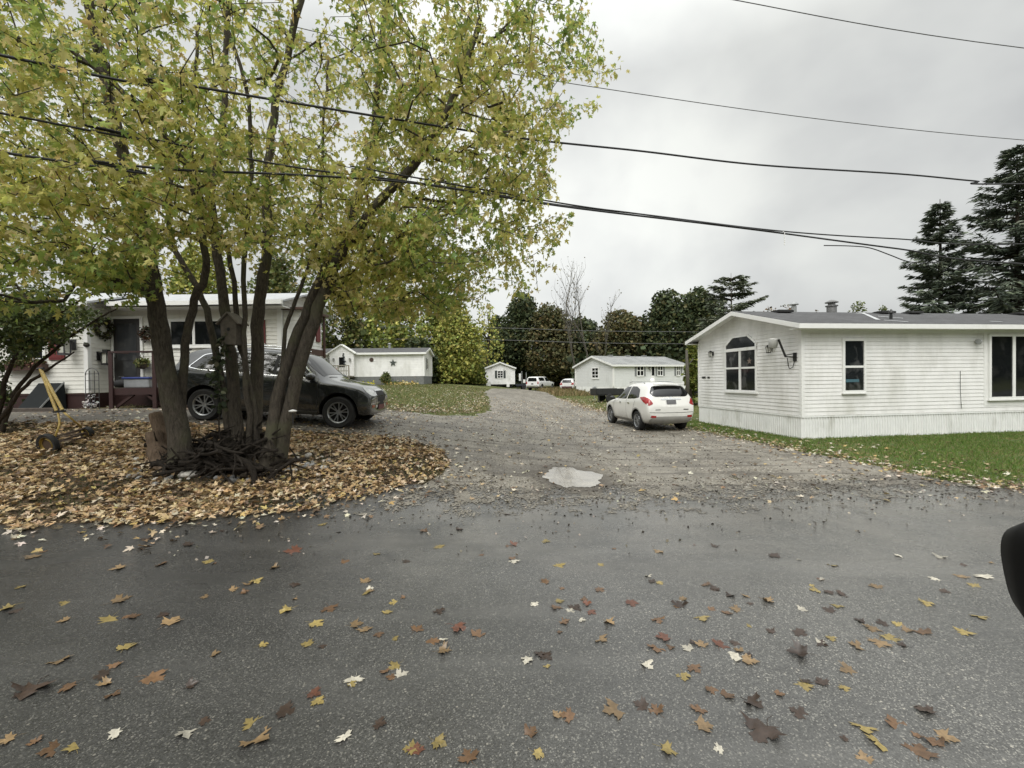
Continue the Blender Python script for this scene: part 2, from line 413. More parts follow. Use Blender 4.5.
c = ground(573, 478); PUD = (c.x, c.y, (ground(601, 478)-ground(545, 478)).length/2, (ground(573, 469.5)-ground(573, 488)).length/2)
gp = [(330, 512), (400, 494), (434, 480), (449, 463), (441, 451), (405, 439), (340, 434), (250, 430), (120, 425), (-60, 424), (-60, 413), (20, 410), (110, 409), (250, 406), (385, 410), (440, 416), (474, 416), (489, 410), (489, 399), (484, 392.5), (492, 388.5), (522, 388.8), (545, 392), (558, 398), (588, 408), (640, 420), (700, 431), (760, 443), (850, 461), (955, 483), (1000, 491), (985, 512), (850, 520), (600, 530), (450, 528)]
GRAVP = ragged([ground(*q) for q in gp], .3, .11, 5)
GRAVP0 = GRAVP
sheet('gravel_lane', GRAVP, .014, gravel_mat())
def onpoly(P, poly): return inpolyN(P, poly)
# puddle
def puddle_mat():
    m, t, p = newmat('muddy_water'); g, X, Y = pos_nodes(t)
    n = t.ramp(t.noise(g, 3.2, 6, .65), .35, .65)
    t.ln(t.bump(t.noise(g, 9, 3), .05, .02), p.inputs['Normal'])
    t.ln(t.mix(n, (.15, .132, .105), (.30, .27, .22)), p.inputs['Base Color']); p.inputs['Roughness'].default_value = .12
    p.inputs['Coat Weight'].default_value = .6; p.inputs['Coat Roughness'].default_value = .04; return m
c = ground(573, 478); e = [ground(545+30*0, 478)]
pw = (ground(601, 478)-ground(545, 478)).length/2; pd = (ground(573, 469.5)-ground(573, 488)).length/2
pp = []
for k in range(72):
    a = 2*PI*k/72; r_ = 1+.26*mnoise.noise((math.cos(a)*1.6, math.sin(a)*1.6, 2))+.16*mnoise.noise((math.cos(a)*4, math.sin(a)*4, 9))+.05*mnoise.noise((math.cos(a)*9, math.sin(a)*9, 4))
    pp.append(Vector((c.x+pw*r_*math.cos(a), c.y+pd*r_*math.sin(a))))
zl = max(gsurf(q.x, q.y) for q in pp)
sheet('puddle', pp, .019, puddle_mat())
# ------------------------------------------------------------------ leaves, grass, gravel bits
LEAFM = leafmat('fallen_leaf_litter', .12, .5)
def gpts(P, off): return np.column_stack([P[:, :2], [gsurf(x, y)+off for x, y in P[:, :2]]])
def flat_axes(N, tilt):
    a = rng.uniform(0, 2*PI, N); n = unit(np.column_stack([rng.normal(0, tilt, N), rng.normal(0, tilt, N), np.ones(N)]))
    Y = np.column_stack([np.cos(a), np.sin(a), np.zeros(N)]); Y = unit(Y-n*(Y*n).sum(1, keepdims=True)); X = np.cross(Y, n)
    return X, Y
LIT = [(.41, .285, .145), (.52, .405, .25), (.29, .185, .09), (.13, .085, .05), (.57, .49, .36), (.43, .32, .12), (.34, .245, .145)]
LW = [5, 5, 3.5, 2.4, 2.6, 1.0, 3]
bed = [ground(*q) for q in [(-90, 531), (0, 527), (100, 526), (160, 524), (235, 520), (300, 511), (340, 504), (390, 493), (428, 481), (446, 464), (438, 450), (402, 438), (340, 433), (250, 429), (120, 424), (-90, 423)]]
BEDP = ragged(bed, .18, .24, 3, 1.)
def scatter(n, x0, x1, y0, y1, keep):
    P = np.column_stack([rng.uniform(x0, x1, n), rng.uniform(y0, y1, n)]); return P[keep(P)]
nb = scatter(62000, -16, -.5, 5, 11.5, lambda P: inpolyN(P, BEDP))
# thinner where grass shows in front of the stones
th = np.array([mnoise.noise((x*.9, y*1.6, 4)) for x, y in nb]); ok = (th < .12) | (rng.random(len(nb)) < .30)
nb = nb[ok]; stn = np.exp(-(((nb[:, 0]+4.6)/1.9)**2+((nb[:, 1]-6.95)/.42)**2)*1.2); nb = nb[rng.random(len(nb)) > stn*.88][:34000]; N = len(nb); Xa, Ya = flat_axes(N, .42)
instances('leaf_litter', LEAF_S, gpts(nb, .022+0) + np.column_stack([np.zeros(N), np.zeros(N), rng.uniform(0, .03, N)]), Xa, Ya, rng.uniform(.045, .105, N), palette(N, LIT, LW, .25), LEAFM, kind='stuff')
# loose spill round the bed's edge, on the lane, on the verges and the far lawns
def near_edge(P, poly, d):
    q = np.array([(v[0], v[1]) for v in poly]); out = np.zeros(len(P), bool)
    for i in range(0, len(P), 2000):
        out[i:i+2000] = (np.linalg.norm(P[i:i+2000, None, :]-q[None], axis=2).min(1) < d)
    return out
sp1 = scatter(7000, -14, .2, 4.5, 11.5, lambda P: near_edge(P, BEDP, .75) & (near_edge(P, BEDP, .28) | (rng.random(len(P)) < .3)) & ~inpolyN(P, BEDP))
sp2 = scatter(5200, -6, 12, 6, 30, lambda P: inpolyN(P, GRAVP) & ~inpolyN(P, pp))[:1700]
lf_edge = [ground(*q) for q in [(560, 399), (588, 409), (640, 421), (700, 432), (760, 444), (850, 462), (955, 484), (1000, 492), (1060, 496)]]
ED = ragged(lf_edge[:-1]+[lf_edge[-1]], .2, .05, 2)
vx, vy = [], []
for a, b in zip(lf_edge, lf_edge[1:]):
    L = (b-a).length; n = int(L*150)
    for k in range(n):
        q = a+(b-a)*rnd.random(); o_ = rnd.gauss(.18, .30) if rnd.random() < .72 else rnd.uniform(0, 2.6)
        d = (b-a).normalized(); nr = Vector((d.y, -d.x)); nr = nr if nr.y > 0 or nr.x > 0 else -nr
        vx.append(q.x+nr.x*o_); vy.append(q.y+abs(nr.y)*o_)
sp3 = np.column_stack([vx, vy])
sp4 = scatter(9000, -12, 0, 14, 46, lambda P: ~inpolyN(P, GRAVP))[:5200]
lane_l = [ground(*q) for q in ((400, 413), (440, 414), (474, 414), (488, 408), (487, 400), (483, 393))]
_l = []
for _ in range(2400):
    i = rnd.randrange(5); q = lane_l[i].lerp(lane_l[i+1], rnd.random()); _l.append((q.x-abs(rnd.gauss(0, 1.4)), q.y+abs(rnd.gauss(0, .8))))
sp4 = np.concatenate([sp4, np.array(_l)])
sp5 = scatter(2500, -13, -3, 10.5, 14.5, lambda P: np.ones(len(P), bool))[:900]
sp6 = scatter(1500, 3, 14, 18, 60, lambda P: ~inpolyN(P, GRAVP))
allp = np.concatenate([sp1, sp2, sp3, sp4, sp5, sp6]); N = len(allp); Xa, Ya = flat_axes(N, .3)
cl_ = palette(N, [(.52, .47, .38), (.40, .31, .19), (.2, .13, .075), (.10, .07, .045), (.40, .29, .12)], [5, 4, 3, 3, 1.2], .2)
instances('loose_leaf_scatter', LEAF_S, gpts(allp, .026), Xa, Ya, rng.uniform(.04, .105, N), cl_, LEAFM, kind='stuff')
# crumbs and grit on the asphalt by the gravel mouth
cr = scatter(5000, -4, 9, 4.2, 7.6, lambda P: ~inpolyN(P, pp) & (rng.random(len(P)) < np.clip((P[:, 1]-4.0-.094*P[:, 0])/2.4, 0, 1)**1.6))
N = len(cr); Xa, Ya = flat_axes(N, .8)
instances('grit', QUAD, gpts(cr, .016), Xa, Ya, rng.uniform(.008, .034, N), palette(N, [(.05, .043, .034), (.14, .12, .095), (.3, .27, .22), (.025, .02, .015)], [3, 4, 3, 2]), LEAFM, kind='stuff')
st = scatter(26000, -8, 12, 6, 24, lambda P: inpolyN(P, GRAVP) & ~inpolyN(P, pp))
N = len(st); Xa, Ya = flat_axes(N, 1.2)
instances('loose_gravel', QUAD, gpts(st, .012), Xa, Ya, rng.uniform(.010, .036, N), palette(N, [(.25, .23, .2), (.12, .11, .095), (.06, .052, .045), (.40, .38, .34)], [4, 4, 4, 1]), LEAFM, kind='stuff')
# grass
GRM = leafmat('grass_blades', .3, .6)
def grass(name, P, smin, smax, cols, wts):
    N = len(P); Y = unit(np.column_stack([rng.normal(0, .45, N), rng.normal(0, .45, N), np.ones(N)]))
    a = rng.uniform(0, 2*PI, N); X = unit(np.cross(Y, np.column_stack([np.cos(a), np.sin(a), np.zeros(N)])))
    instances(name, BLADE, gpts(P, -.004), X, Y, rng.uniform(smin, smax, N), palette(N, cols, wts), GRM, kind='stuff')
lawn = [Vector((a.x, a.y+.12)) for a in lf_edge]
LAWN = [(q.x, q.y) for q in lawn[2:]]+[(20, 7.6), (20, 15.5), (8.0, 12.2), (7.25, 17.2), (6.8, 30)]
gpz = scatter(210000, 2, 19, 7, 22, lambda P: inpolyN(P, LAWN))
nz = np.array([mnoise.noise((x*.6, y*.9, 1.5)) for x, y in gpz]); gpz = gpz[(nz > -.28) | (rng.random(len(gpz)) < .45)][:60000]
GC = [(.105, .19, .035), (.15, .235, .05), (.20, .245, .075), (.24, .20, .09)]
grass('lawn_grass', gpz, .035, .085, GC, [4, 4, 2, .8])
gl = scatter(30000, -13, -1, 5.5, 10.5, lambda P: inpolyN(P, BEDP))
nz = np.array([mnoise.noise((x*.9, y*1.6, 4)) for x, y in gl]); gl = gl[nz > .10]
grass('verge_grass', gl, .03, .075, [(.04, .06, .018), (.06, .085, .025), (.10, .085, .04)], [3, 3, 2])
gf = scatter(60000, -14, 0, 14, 45, lambda P: ~inpolyN(P, GRAVP))[:38000]
grass('far_lawn_grass', gf, .05, .12, [(.125, .155, .045), (.17, .185, .06), (.24, .19, .09), (.10, .13, .035)], [4, 4, 1.4, 3])
gt = scatter(4500, 3, 9.5, 40, 58, lambda P: ~inpolyN(P, GRAVP) & ~((P[:, 0] > 7.3) & (P[:, 1] > 43.2)))
grass('tall_dry_grass', gt, .15, .62, [(.30, .23, .12), (.24, .19, .09), (.16, .16, .06)], [4, 3, 2])
gm = scatter(16000, 2.5, 13, 20, 42, lambda P: ~inpolyN(P, GRAVP))
grass('middle_lawn_grass', gm, .05, .11, [(.08, .13, .03), (.12, .15, .045), (.2, .16, .07)], [4, 3, 2])
# ------------------------------------------------------------------ the single leaves on the asphalt
LCOL = {'cream': (.43, .40, .33), 'yellow': (.25, .19, .065), 'tan': (.21, .14, .07), 'brown': (.125, .07, .035), 'dark brown': (.042, .026, .018), 'rust red': (.125, .05, .03)}
def leaf_mat(nm, c):
    m, t, p = newmat('leaf_'+nm.replace(' ', '_')); tc = t.new('ShaderNodeTexCoord').outputs['Object']
    oi = t.new('ShaderNodeObjectInfo').outputs['Random']
    n = t.noise(tc, 3.5, 5, .65); wv = t.noise(t.mapping(tc, (14, 3, 1)), 1.5, 3)
    cc = t.mix(t.ramp(n, .42, .68, 0, .65), c, tuple(q*.38 for q in c)); cc = t.mix(t.ramp(wv, .55, .7, 0, .35), cc, tuple(min(1, q*1.35) for q in c))
    hv = t.new('ShaderNodeHueSaturation'); t.ln(cc, hv.inputs['Color']); t.ln(t.ramp(oi, 0, 1, .7, 1.25), hv.inputs['Value'])
    t.ln(hv.outputs[0], p.inputs['Base Color']); p.inputs['Roughness'].default_value = .38; return m
LMAT = {k: leaf_mat(k, c) for k, c in LCOL.items()}
def leaf_mesh(kind, var):
    rr = random.Random(hash((kind, var)) % 1000 if False else var*17+len(kind)); bm = bmesh.new()
    pts = [(0, .02), (.15, -.04), (.36, -.12), (.32, .03), (.44, .16), (.70, .30), (.55, .40), (.68, .60), (.47, .53), (.36, .56), (.20, .46), (.22, .62), (.34, .76), (.17, .82), (0, 1.06)]
    pts = [(x*(1+rr.uniform(-.16, .16)), y+rr.uniform(-.035, .035)) for x, y in pts]; pts[0] = (0, .02); pts[-1] = (0, pts[-1][1])
    lft = [(-x*rr.uniform(.82, 1.1), y+rr.uniform(-.04, .04)) for x, y in pts[1:-1]]
    outline = [Vector(p) for p in pts]+[Vector(p) for p in lft[::-1]]
    n = len(outline); extra = [Vector((x*.14, y*.14)) for x in range(-4, 5) for y in range(0, 8) if inpoly(x*.14, y*.14, outline)]
    r = delaunay_2d_cdt(outline+extra, [], [list(range(n))], 1, 1e-5)
    c1, c2, c3 = rr.uniform(.1, .6), rr.uniform(-.5, .5), rr.uniform(0, 9)
    def zz(p): return .03+c1*abs(p.x)**1.3+c2*(p.y-.45)**2+.16*mnoise.noise((p.x*2.2, p.y*2.2, c3))
    m = MB(); m.add([(p.x, p.y-.45, max(.01, zz(p))) for p in r[0]], r[2])
    st_ = [(rr.uniform(-.02, .02), -.43, .04), (rr.uniform(-.1, .1), -.75, .05), (rr.uniform(-.2, .2), -1.05, .03)]
    m.tube(st_, [.016, .012, .01], 4)
    return m.mesh('fallen_leaf', 180)
LMESH = {}
for k in LCOL:
    for vv in range(4):
        q = leaf_mesh(k, vv+len(k)*5); q.materials.append(LMAT[k]); LMESH[k, vv] = q
placed = [(32, 558, 'tan', 17), (117, 569, 'tan', 18), (122, 600, 'tan', 22), (107, 622, 'yellow', 20), (172, 622, 'tan', 22), (127, 647, 'yellow', 22), (60, 662, 'tan', 22), (100, 677, 'dark brown', 20), (30, 693, 'dark brown', 36), (155, 680, 'brown', 30), (112, 737, 'cream', 19), (186, 736, 'cream', 24), (257, 741, 'tan', 38), (285, 612, 'yellow', 18), (317, 625, 'yellow', 20), (307, 645, 'yellow', 16), (292, 552, 'rust red', 22), (190, 545, 'dark brown', 16), (148, 539, 'dark brown', 14), (160, 565, 'brown', 14), (460, 629, 'rust red', 22), (445, 652, 'tan', 18), (394, 668, 'yellow', 17), (402, 676, 'cream', 17), (395, 640, 'yellow', 10), (370, 592, 'tan', 11), (440, 548, 'yellow', 14), (322, 525, 'yellow', 11), (352, 686, 'yellow', 13), (315, 695, 'rust red', 18), (410, 750, 'yellow', 20), (440, 745, 'yellow', 20), (468, 757, 'brown', 24), (50, 752, 'brown', 26), (5, 742, 'tan', 20), (4, 610, 'yellow', 20), (20, 588, 'yellow', 12), (234, 590, 'tan', 12), (204, 598, 'tan', 10), (330, 610, 'brown', 18), (365, 630, 'tan', 16), (215, 655, 'tan', 14), (546, 542, 'yellow', 12), (560, 567, 'yellow', 14), (544, 583, 'brown', 14), (534, 605, 'cream', 11), (560, 602, 'yellow', 12), (582, 621, 'cream', 11), (610, 624, 'tan', 15), (632, 605, 'rust red', 16), (527, 662, 'cream', 17), (547, 658, 'dark brown', 17), (557, 716, 'tan', 15), (613, 712, 'tan', 30), (670, 752, 'yellow', 24), (540, 756, 'yellow', 18), (657, 650, 'brown', 20), (687, 649, 'cream', 14), (648, 667, 'cream', 16), (720, 645, 'rust red', 18), (750, 662, 'tan', 21), (702, 619, 'yellow', 19), (705, 727, 'tan', 23), (762, 735, 'dark brown', 42), (798, 655, 'dark brown', 26), (822, 645, 'dark brown', 15), (770, 632, 'dark brown', 11), (857, 647, 'tan', 20), (880, 645, 'tan', 21), (872, 630, 'tan', 18), (897, 625, 'yellow', 13), (921, 632, 'brown', 20), (845, 690, 'yellow', 13), (880, 746, 'yellow', 27), (920, 752, 'brown', 28), (947, 739, 'tan', 24), (895, 725, 'brown', 24), (982, 577, 'cream', 20), (974, 587, 'yellow', 14), (927, 605, 'yellow', 17), (980, 618, 'yellow', 17), (940, 558, 'cream', 14), (837, 607, 'yellow', 14), (802, 610, 'cream', 11), (815, 591, 'yellow', 15), (820, 580, 'cream', 10), (775, 557, 'dark brown', 15), (934, 580, 'cream', 10), (900, 557, 'cream', 12), (712, 692, 'brown', 16), (695, 670, 'brown', 18), (780, 695, 'brown', 13), (705, 585, 'brown', 13), (730, 597, 'dark brown', 12), (683, 600, 'tan', 10), (735, 610, 'tan', 14), (660, 584, 'yellow', 10), (715, 547, 'dark brown', 9), (460, 530, 'dark brown', 12), (508, 515, 'dark brown', 9), (515, 545, 'rust red', 14), (560, 633, 'brown', 8)]
_seed = [q for q in placed]
for _ in range(150):
    if rnd.random() < .6:
        q = rnd.choice(_seed); px = q[0]+rnd.gauss(0, 26); py = q[1]+rnd.gauss(0, 11)
    else: px = rnd.uniform(2, 1000); py = 528+222*rnd.random()**1.7
    if not (0 < px < 1000 and 522 < py < 762): continue
    if px < 430 or py > 545: placed.append((px, py, rnd.choices(['cream', 'yellow', 'tan', 'brown', 'dark brown', 'rust red'], [.7, 2.2, 3.4, 4, 4, .6])[0], None))
def where(px, py):
    b = 'nearest the camera' if py > 700 else 'halfway across the road' if py > 610 else 'by the leafy bank' if px < 330 else 'by the gravel mouth' if px < 700 else 'by the lawn edge'
    s = 'far left' if px < 170 else 'left' if px < 360 else 'centre left' if px < 512 else 'centre right' if px < 680 else 'right' if px < 850 else 'far right'
    return b+', '+s
for i, (px, py, k, wpx) in enumerate(placed):
    g0 = ground(px, py)
    if not inpoly(g0.x, g0.y, ROADP) or inpoly(g0.x, g0.y, BEDP): continue
    s = (wpx/1.45)/(F/math.hypot(g0.y, 0)) if wpx else rnd.uniform(.035, .09)
    s = min(s, .21)
    o = bpy.data.objects.new('fallen_leaf', LMESH[k, rnd.randrange(4)]); col.objects.link(o)
    wet = rnd.random() < .72
    o.location = (g0.x, g0.y, gsurf(g0.x, g0.y)+.008); o.rotation_euler = (rnd.gauss(0, .10), rnd.gauss(0, .10), rnd.uniform(0, 2*PI)); o.scale = (s, s, s*(.35 if wet else 1.1))
    sz = 'large' if s > .135 else 'medium' if s > .08 else 'small'
    tag(o, f'{sz} {k} fallen maple leaf on asphalt {where(px, py)}', 'leaf', 'fallen leaves scattered on the asphalt')
# ------------------------------------------------------------------ big silver maple
def bark(name, c1, c2, moss=None):
    m, t, p = newmat(name); tc = t.new('ShaderNodeNewGeometry').outputs['Position']
    n = t.noise(t.mapping(tc, (1, 1, .22)), 38, 8, .75, .6); n2 = t.noise(tc, 2.2, 5, .6)
    c = t.mix(t.ramp(n, .3, .7), c1, c2)
    if moss: c = t.mix(t.ramp(n2, .50, .68, 0, .7), c, moss)
    t.ln(c, p.inputs['Base Color']); p.inputs['Roughness'].default_value = .9; p.inputs['Specular IOR Level'].default_value = .2
    t.ln(t.bump(n, 1.0, .03), p.inputs['Normal']); return m
BARK = bark('maple_bark', (.022, .019, .016), (.135, .115, .09), (.10, .10, .06))
BARKD = bark('dark_bark', (.018, .014, .011), (.07, .055, .04))
BARKG = bark('grey_bark', (.05, .046, .038), (.12, .11, .09))
def smooth_path(pts, per=5):
    pts = [Vector(p) for p in pts]; out = []; n = len(pts)
    for i in range(n-1):
        p0, p1, p2, p3 = pts[max(i-1, 0)], pts[i], pts[i+1], pts[min(i+2, n-1)]
        for k in range(per):
            u = k/per
            out.append(.5*((2*p1)+(p2-p0)*u+(2*p0-5*p1+4*p2-p3)*u*u+(3*p1-p0-3*p2+p3)*u**3))
    out.append(pts[-1]); return out
class Tree:
    def __init__(s): s.P = []; s.par = []; s.rad = []; s.stems = []
    def stem(s, pts, r0, r1, per=5, jit=.012):
        path = smooth_path(pts, per); ids = []; n = len(path)
        for i, p in enumerate(path):
            q = p+Vector((rnd.gauss(0, jit), rnd.gauss(0, jit), 0))*(1 if i else 0)
            s.P.append(q); s.par.append(ids[-1] if ids else -1); ids.append(len(s.P)-1)
            s.rad.append((r0+(r1-r0)*(i/(n-1))**.8)*(1+.09*mnoise.noise((q.x*3, q.y*3, q.z*2.2))+(.55*math.exp(-i*1.1) if r0 > .1 else 0)))
        s.stems.append(ids); s.nstem = len(s.P); return ids
    def grow(s, A, step=.28, minz=0, first=2, upbias=.35):
        """attach every attractor point to the skeleton by a short curved shoot"""
        P = np.array([tuple(p) for p in s.P]); ok = [p.z > minz for p in s.P]
        base = P[np.array(ok)]
        d0 = np.array([np.min(np.linalg.norm(base-a, axis=1)) for a in A]); A = A[np.argsort(d0)]
        buf = np.zeros((len(P)+len(A)*12, 3)); buf[:len(P)] = P; n = len(P); allow = np.zeros(len(buf), bool); allow[:n] = ok
        s.tips = []
        for a in A:
            dv = a-buf[:n]; d = np.linalg.norm(dv, axis=1)
            cost = d-upbias*dv[:, 2]*.5+np.where(dv[:, 2] < 0, .25*-dv[:, 2], 0); cost[~allow[:n]] = 1e9
            j = int(np.argmin(cost)); L = d[j]
            if L < .08: continue
            k = max(1, int(L/step)); prev = j; st = Vector(buf[j]); en = Vector(a); ids = []
            pd = (s.P[j]-s.P[s.par[j]]).normalized() if s.par[j] >= 0 else Vector((0, 0, 1))
            ctrl = st+(pd*.6+(en-st).normalized()*.5+Vector((0, 0, .35))).normalized()*L*.42
            for i in range(1, k+1):
                u = i/k; q = st*(1-u)**2+ctrl*2*u*(1-u)+en*u*u
                q += Vector((rnd.gauss(0, .012), rnd.gauss(0, .012), rnd.gauss(0, .012)))
                s.P.append(q); s.par.append(prev); s.rad.append(0); prev = len(s.P)-1; buf[n] = q; allow[n] = True; n += 1; ids.append(prev)
            s.tips.append((ids, j))
    def radii(s, rt=.0045, ex=2.3):
        acc = np.zeros(len(s.P)); ch = np.zeros(len(s.P), int)
        for i in range(len(s.P)-1, -1, -1):
            if ch[i] == 0: acc[i] = rt**ex
            if s.par[i] >= 0: acc[s.par[i]] += acc[i]; ch[s.par[i]] += 1
        for i in range(len(s.P)):
            r = acc[i]**(1/ex)
            if i >= s.nstem: s.rad[i] = r; 
        for i in range(s.nstem, len(s.P)):
            s.rad[i] = min(s.rad[i], s.rad[s.par[i]]*.92 if s.par[i] >= 0 else 1)
    def mesh(s, thick=.03):
        m = MB()
        for ids in s.stems: m.tube([s.P[i] for i in ids], [s.rad[i] for i in ids], 10)
        for ids, j in s.tips:
            pts = [s.P[j]]+[s.P[i] for i in ids]; rd = [min(s.rad[j], s.rad[ids[0]]*1.15)]+[s.rad[i] for i in ids]
            m.tube(pts, rd, 6 if rd[0] > thick else 4 if rd[0] > .012 else 3, cap=False)
        me = bpy.data.meshes.new('trunk'); me.from_pydata(m.v, [], m.f); me.shade_smooth(); return me
def ell(n, c, r, shell=.0):
    d = unit(rng.normal(size=(n, 3))); q = (rng.random(n)*(1-shell**3)+shell**3)**(1/3)
    return np.array(c)+d*q[:, None]*np.array(r)
def px(pts, Y0, Y1=None):
    Y1 = Y0 if Y1 is None else Y1; n = len(pts)
    return [at(x, y, Y0+(Y1-Y0)*i/(n-1)) for i, (x, y) in enumerate(pts)]
mt = thing('maple_tree', 'many-stemmed maple with yellow-green leaves on the leafy bank beside the road', 'tree', (at(225, 465, 7.6).x, 7.6, gz(at(225, 465, 7.6).x, 7.6)))
T = Tree()
def bs(pts, Y0, Y1, r0, r1):
    P = px(pts, Y0, Y1)
    if pts[0][1] > 400: P[0].z = min(P[0].z, gz(P[0].x, P[0].y)-.1); return T.stem(P, r0, r1)
bs([(184, 474), (172, 400), (160, 330), (150, 270), (141, 215), (121, 150), (101, 60), (84, -20), (70, -90)], 7.2, 6.6, .175, .05)
bs([(176, 405), (184, 360), (196, 300), (206, 260), (190, 175), (160, 130), (118, 88), (60, 40)], 7.35, 6.2, .075, .03)
bs([(240, 470), (233, 380), (226, 320), (220, 270), (211, 195), (222, 150), (226, 60), (230, -60)], 7.6, 8.2, .115, .04)
bs([(232, 430), (216, 350), (198, 288), (170, 235), (168, 150), (150, 60)], 7.55, 8.4, .07, .03)
bs([(252, 465), (257, 370), (260, 300), (268, 240), (266, 180), (277, 100), (300, 0), (312, -80)], 7.9, 8.6, .13, .05)
bs([(249, 455), (246, 370), (244, 280), (250, 190), (248, 100), (225, 20)], 7.45, 7.0, .05, .025)
bs([(263, 460), (250, 390), (240, 335), (228, 250), (205, 215), (190, 120), (200, 20)], 7.5, 7.4, .055, .025)
bs([(276, 476), (293, 390), (314, 320), (340, 258), (373, 208), (408, 172), (440, 125), (462, 80), (480, 20)], 7.35, 7.0, .12, .04)
bs([(265, 474), (277, 400), (299, 330), (325, 270), (352, 215), (372, 150), (380, 60), (390, -40)], 7.2, 7.8, .11, .04)
bs([(283, 410), (284, 345), (300, 290), (318, 230), (322, 150), (330, 60)], 7.4, 7.9, .04, .02)
bs([(408, 172), (455, 150), (500, 150), (545, 120)], 7.0, 7.6, .07, .02)
bs([(347, 255), (390, 235), (430, 222), (480, 240), (520, 250)], 7.1, 7.7, .06, .02)
bs([(141, 215), (100, 190), (50, 200), (0, 215)], 6.9, 5.6, .07, .02)
bs([(150, 270), (110, 245), (60, 235), (10, 245), (-60, 250)], 7.0, 5.2, .05, .02)
bs([(121, 150), (70, 110), (20, 60), (-60, 20)], 6.8, 6.4, .06, .02)
A = np.concatenate([
    ell(1250, (-4.2, 7.6, 7.3), (6.1, 3.4, 4.0), .40), ell(560, (-4.2, 7.6, 6.6), (4.6, 2.8, 3.2)),
    ell(360, (-.75, 7.6, 4.7), (1.9, 2.0, 1.9)), ell(330, (-2.2, 8.0, 3.7), (1.6, 1.5, .9)), ell(230, (-4.6, 7.9, 4.7), (2.0, 1.5, 1.4)), ell(240, (-.3, 7.7, 6.7), (2.3, 1.8, 1.6)),
    ell(300, (-6.4, 5.8, 3.7), (2.4, 1.2, .95)), ell(170, (-5.3, 5.4, 5.2), (2.2, 1.1, 1.3)), ell(200, (-8.6, 6.6, 5.2), (2.0, 1.8, 1.8)), ell(70, (-4.6, 6.3, 3.5), (1.5, .8, .55))])
# stay inside the crown as the photograph outlines it
keep = []
for a in A:
    x, y = topix(a)
    lim = 606 if y < 60 else 628 if y < 125 else 560 if y < 200 else 578 if y < 245 else 556 if y < 300 else 470
    lo = 322 if x < 40 else 312 if x < 160 else 235 if x < 215 else 250 if x < 300 else 335 if x < 440 else 322 if x < 480 else 305
    z_ok = not (170 < x < 330 and y > 285 and rnd.random() < .6)
    keep.append(x < lim-12*rnd.random() and y < lo and z_ok and a[2] > 2.3 and a[1] > 4.2)
A = A[np.array(keep)]
T.grow(A, minz=2.3); T.radii(.0062)
link('trunk', T.mesh(), BARK, mt).matrix_parent_inverse = mt.matrix_world.inverted()
def fixp(o, root):
    o.matrix_parent_inverse = Matrix.Translation(-root.location); return o
fixp(mt.children[0], mt)
tips = []
for ids, j in T.tips:
    pts = [T.P[j]]+[T.P[i] for i in ids]; tips.append(pts)
LP = []
for pts in tips:
    a = pts[-1]
    n = rnd.randint(13, 23)
    for k in range(n):
        u = rnd.random()**1.5*min(3.2, len(pts)-1); i = len(pts)-1-int(u); i = max(1, i); fr = u-int(u)
        q = pts[i].lerp(pts[i-1], fr)
        sg = .085
        LP.append((q.x+rnd.gauss(0, sg), q.y+rnd.gauss(0, sg), q.z+rnd.gauss(-.03, sg)))
LP = np.array(LP); N = len(LP)
Xa, Ya = rand_axes(N, 1.0, .05)
MC = [(.50, .48, .13), (.60, .56, .20), (.33, .40, .10), (.66, .58, .28), (.21, .29, .085), (.50, .38, .15)]
# hue drifts from bough to bough
dr = np.array([mnoise.noise((p[0]*.55, p[1]*.55, p[2]*.55)) for p in LP])
C1 = palette(N, MC, [5, 4.5, 2.4, 2.2, .8, .5], .2); C2 = palette(N, MC, [2, 1, 5, .4, 3, .2], .2)
C = np.where((dr+rng.normal(0, .12, N) > .18)[:, None], C2, C1)
CROWNM = leafmat('maple_leaves', .55, .5)
fixp(instances('crown', LEAF_S, LP, Xa, Ya, rng.uniform(.052, .115, N), C, CROWNM, mt), mt)
print('maple leaves', N, 'nodes', len(T.P))
# ------------------------------------------------------------------ dark shrub at the left edge
sh = thing('ornamental_shrub', 'dark green arching shrub at the left edge in front of the white house', 'shrub', (-10.9, 8.9, gz(-10.9, 8.9)))
T = Tree(); g0 = gz(-10.9, 8.9)
for pts, y1 in [([(0, 420), (20, 385), (60, 345), (100, 318), (118, 308)], 9.2), ([(-6, 415), (10, 370), (40, 330), (80, 300), (110, 290)], 8.6), ([(-15, 420), (-10, 370), (10, 320), (40, 280)], 9.5), ([(-10, 418), (20, 392), (50, 368), (75, 352)], 8.8), ([(-25, 420), (-40, 360), (-50, 300)], 9)]:
    P = px(pts, 8.9, y1); P[0].z = gz(P[0].x, P[0].y)-.05; T.stem(P, .05, .012)
A = np.concatenate([ell(330, (-10.6, 9.0, 3.0), (1.7, 1.2, .95)), ell(90, (-9.6, 9.0, 3.05), (1.25, .8, .5)), ell(80, (-10.9, 8.8, 1.7), (.6, .6, .6)), ell(120, (-12.3, 9, 2.6), (1.2, 1.2, 1.4))])
kk = []
for a in A:
    x, y = topix(a); kk.append(y > 240 and (y < 372-.55*max(0, x) or (x < 24 and y < 412)))
T.grow(A[np.array(kk)], step=.2, minz=.9); T.radii(.004)
fixp(link('trunk', T.mesh(), BARKD, sh), sh)
LP = []
for ids, j in T.tips:
    pts = [T.P[j]]+[T.P[i] for i in ids]
    for k in range(26):
        i = rnd.randrange(1, len(pts)); q = pts[i].lerp(pts[i-1], rnd.random()); LP.append((q.x+rnd.gauss(0, .1), q.y+rnd.gauss(0, .1), q.z+rnd.gauss(0, .08)))
LP = np.array(LP); N = len(LP); Xa, Ya = rand_axes(N, .6, .2)
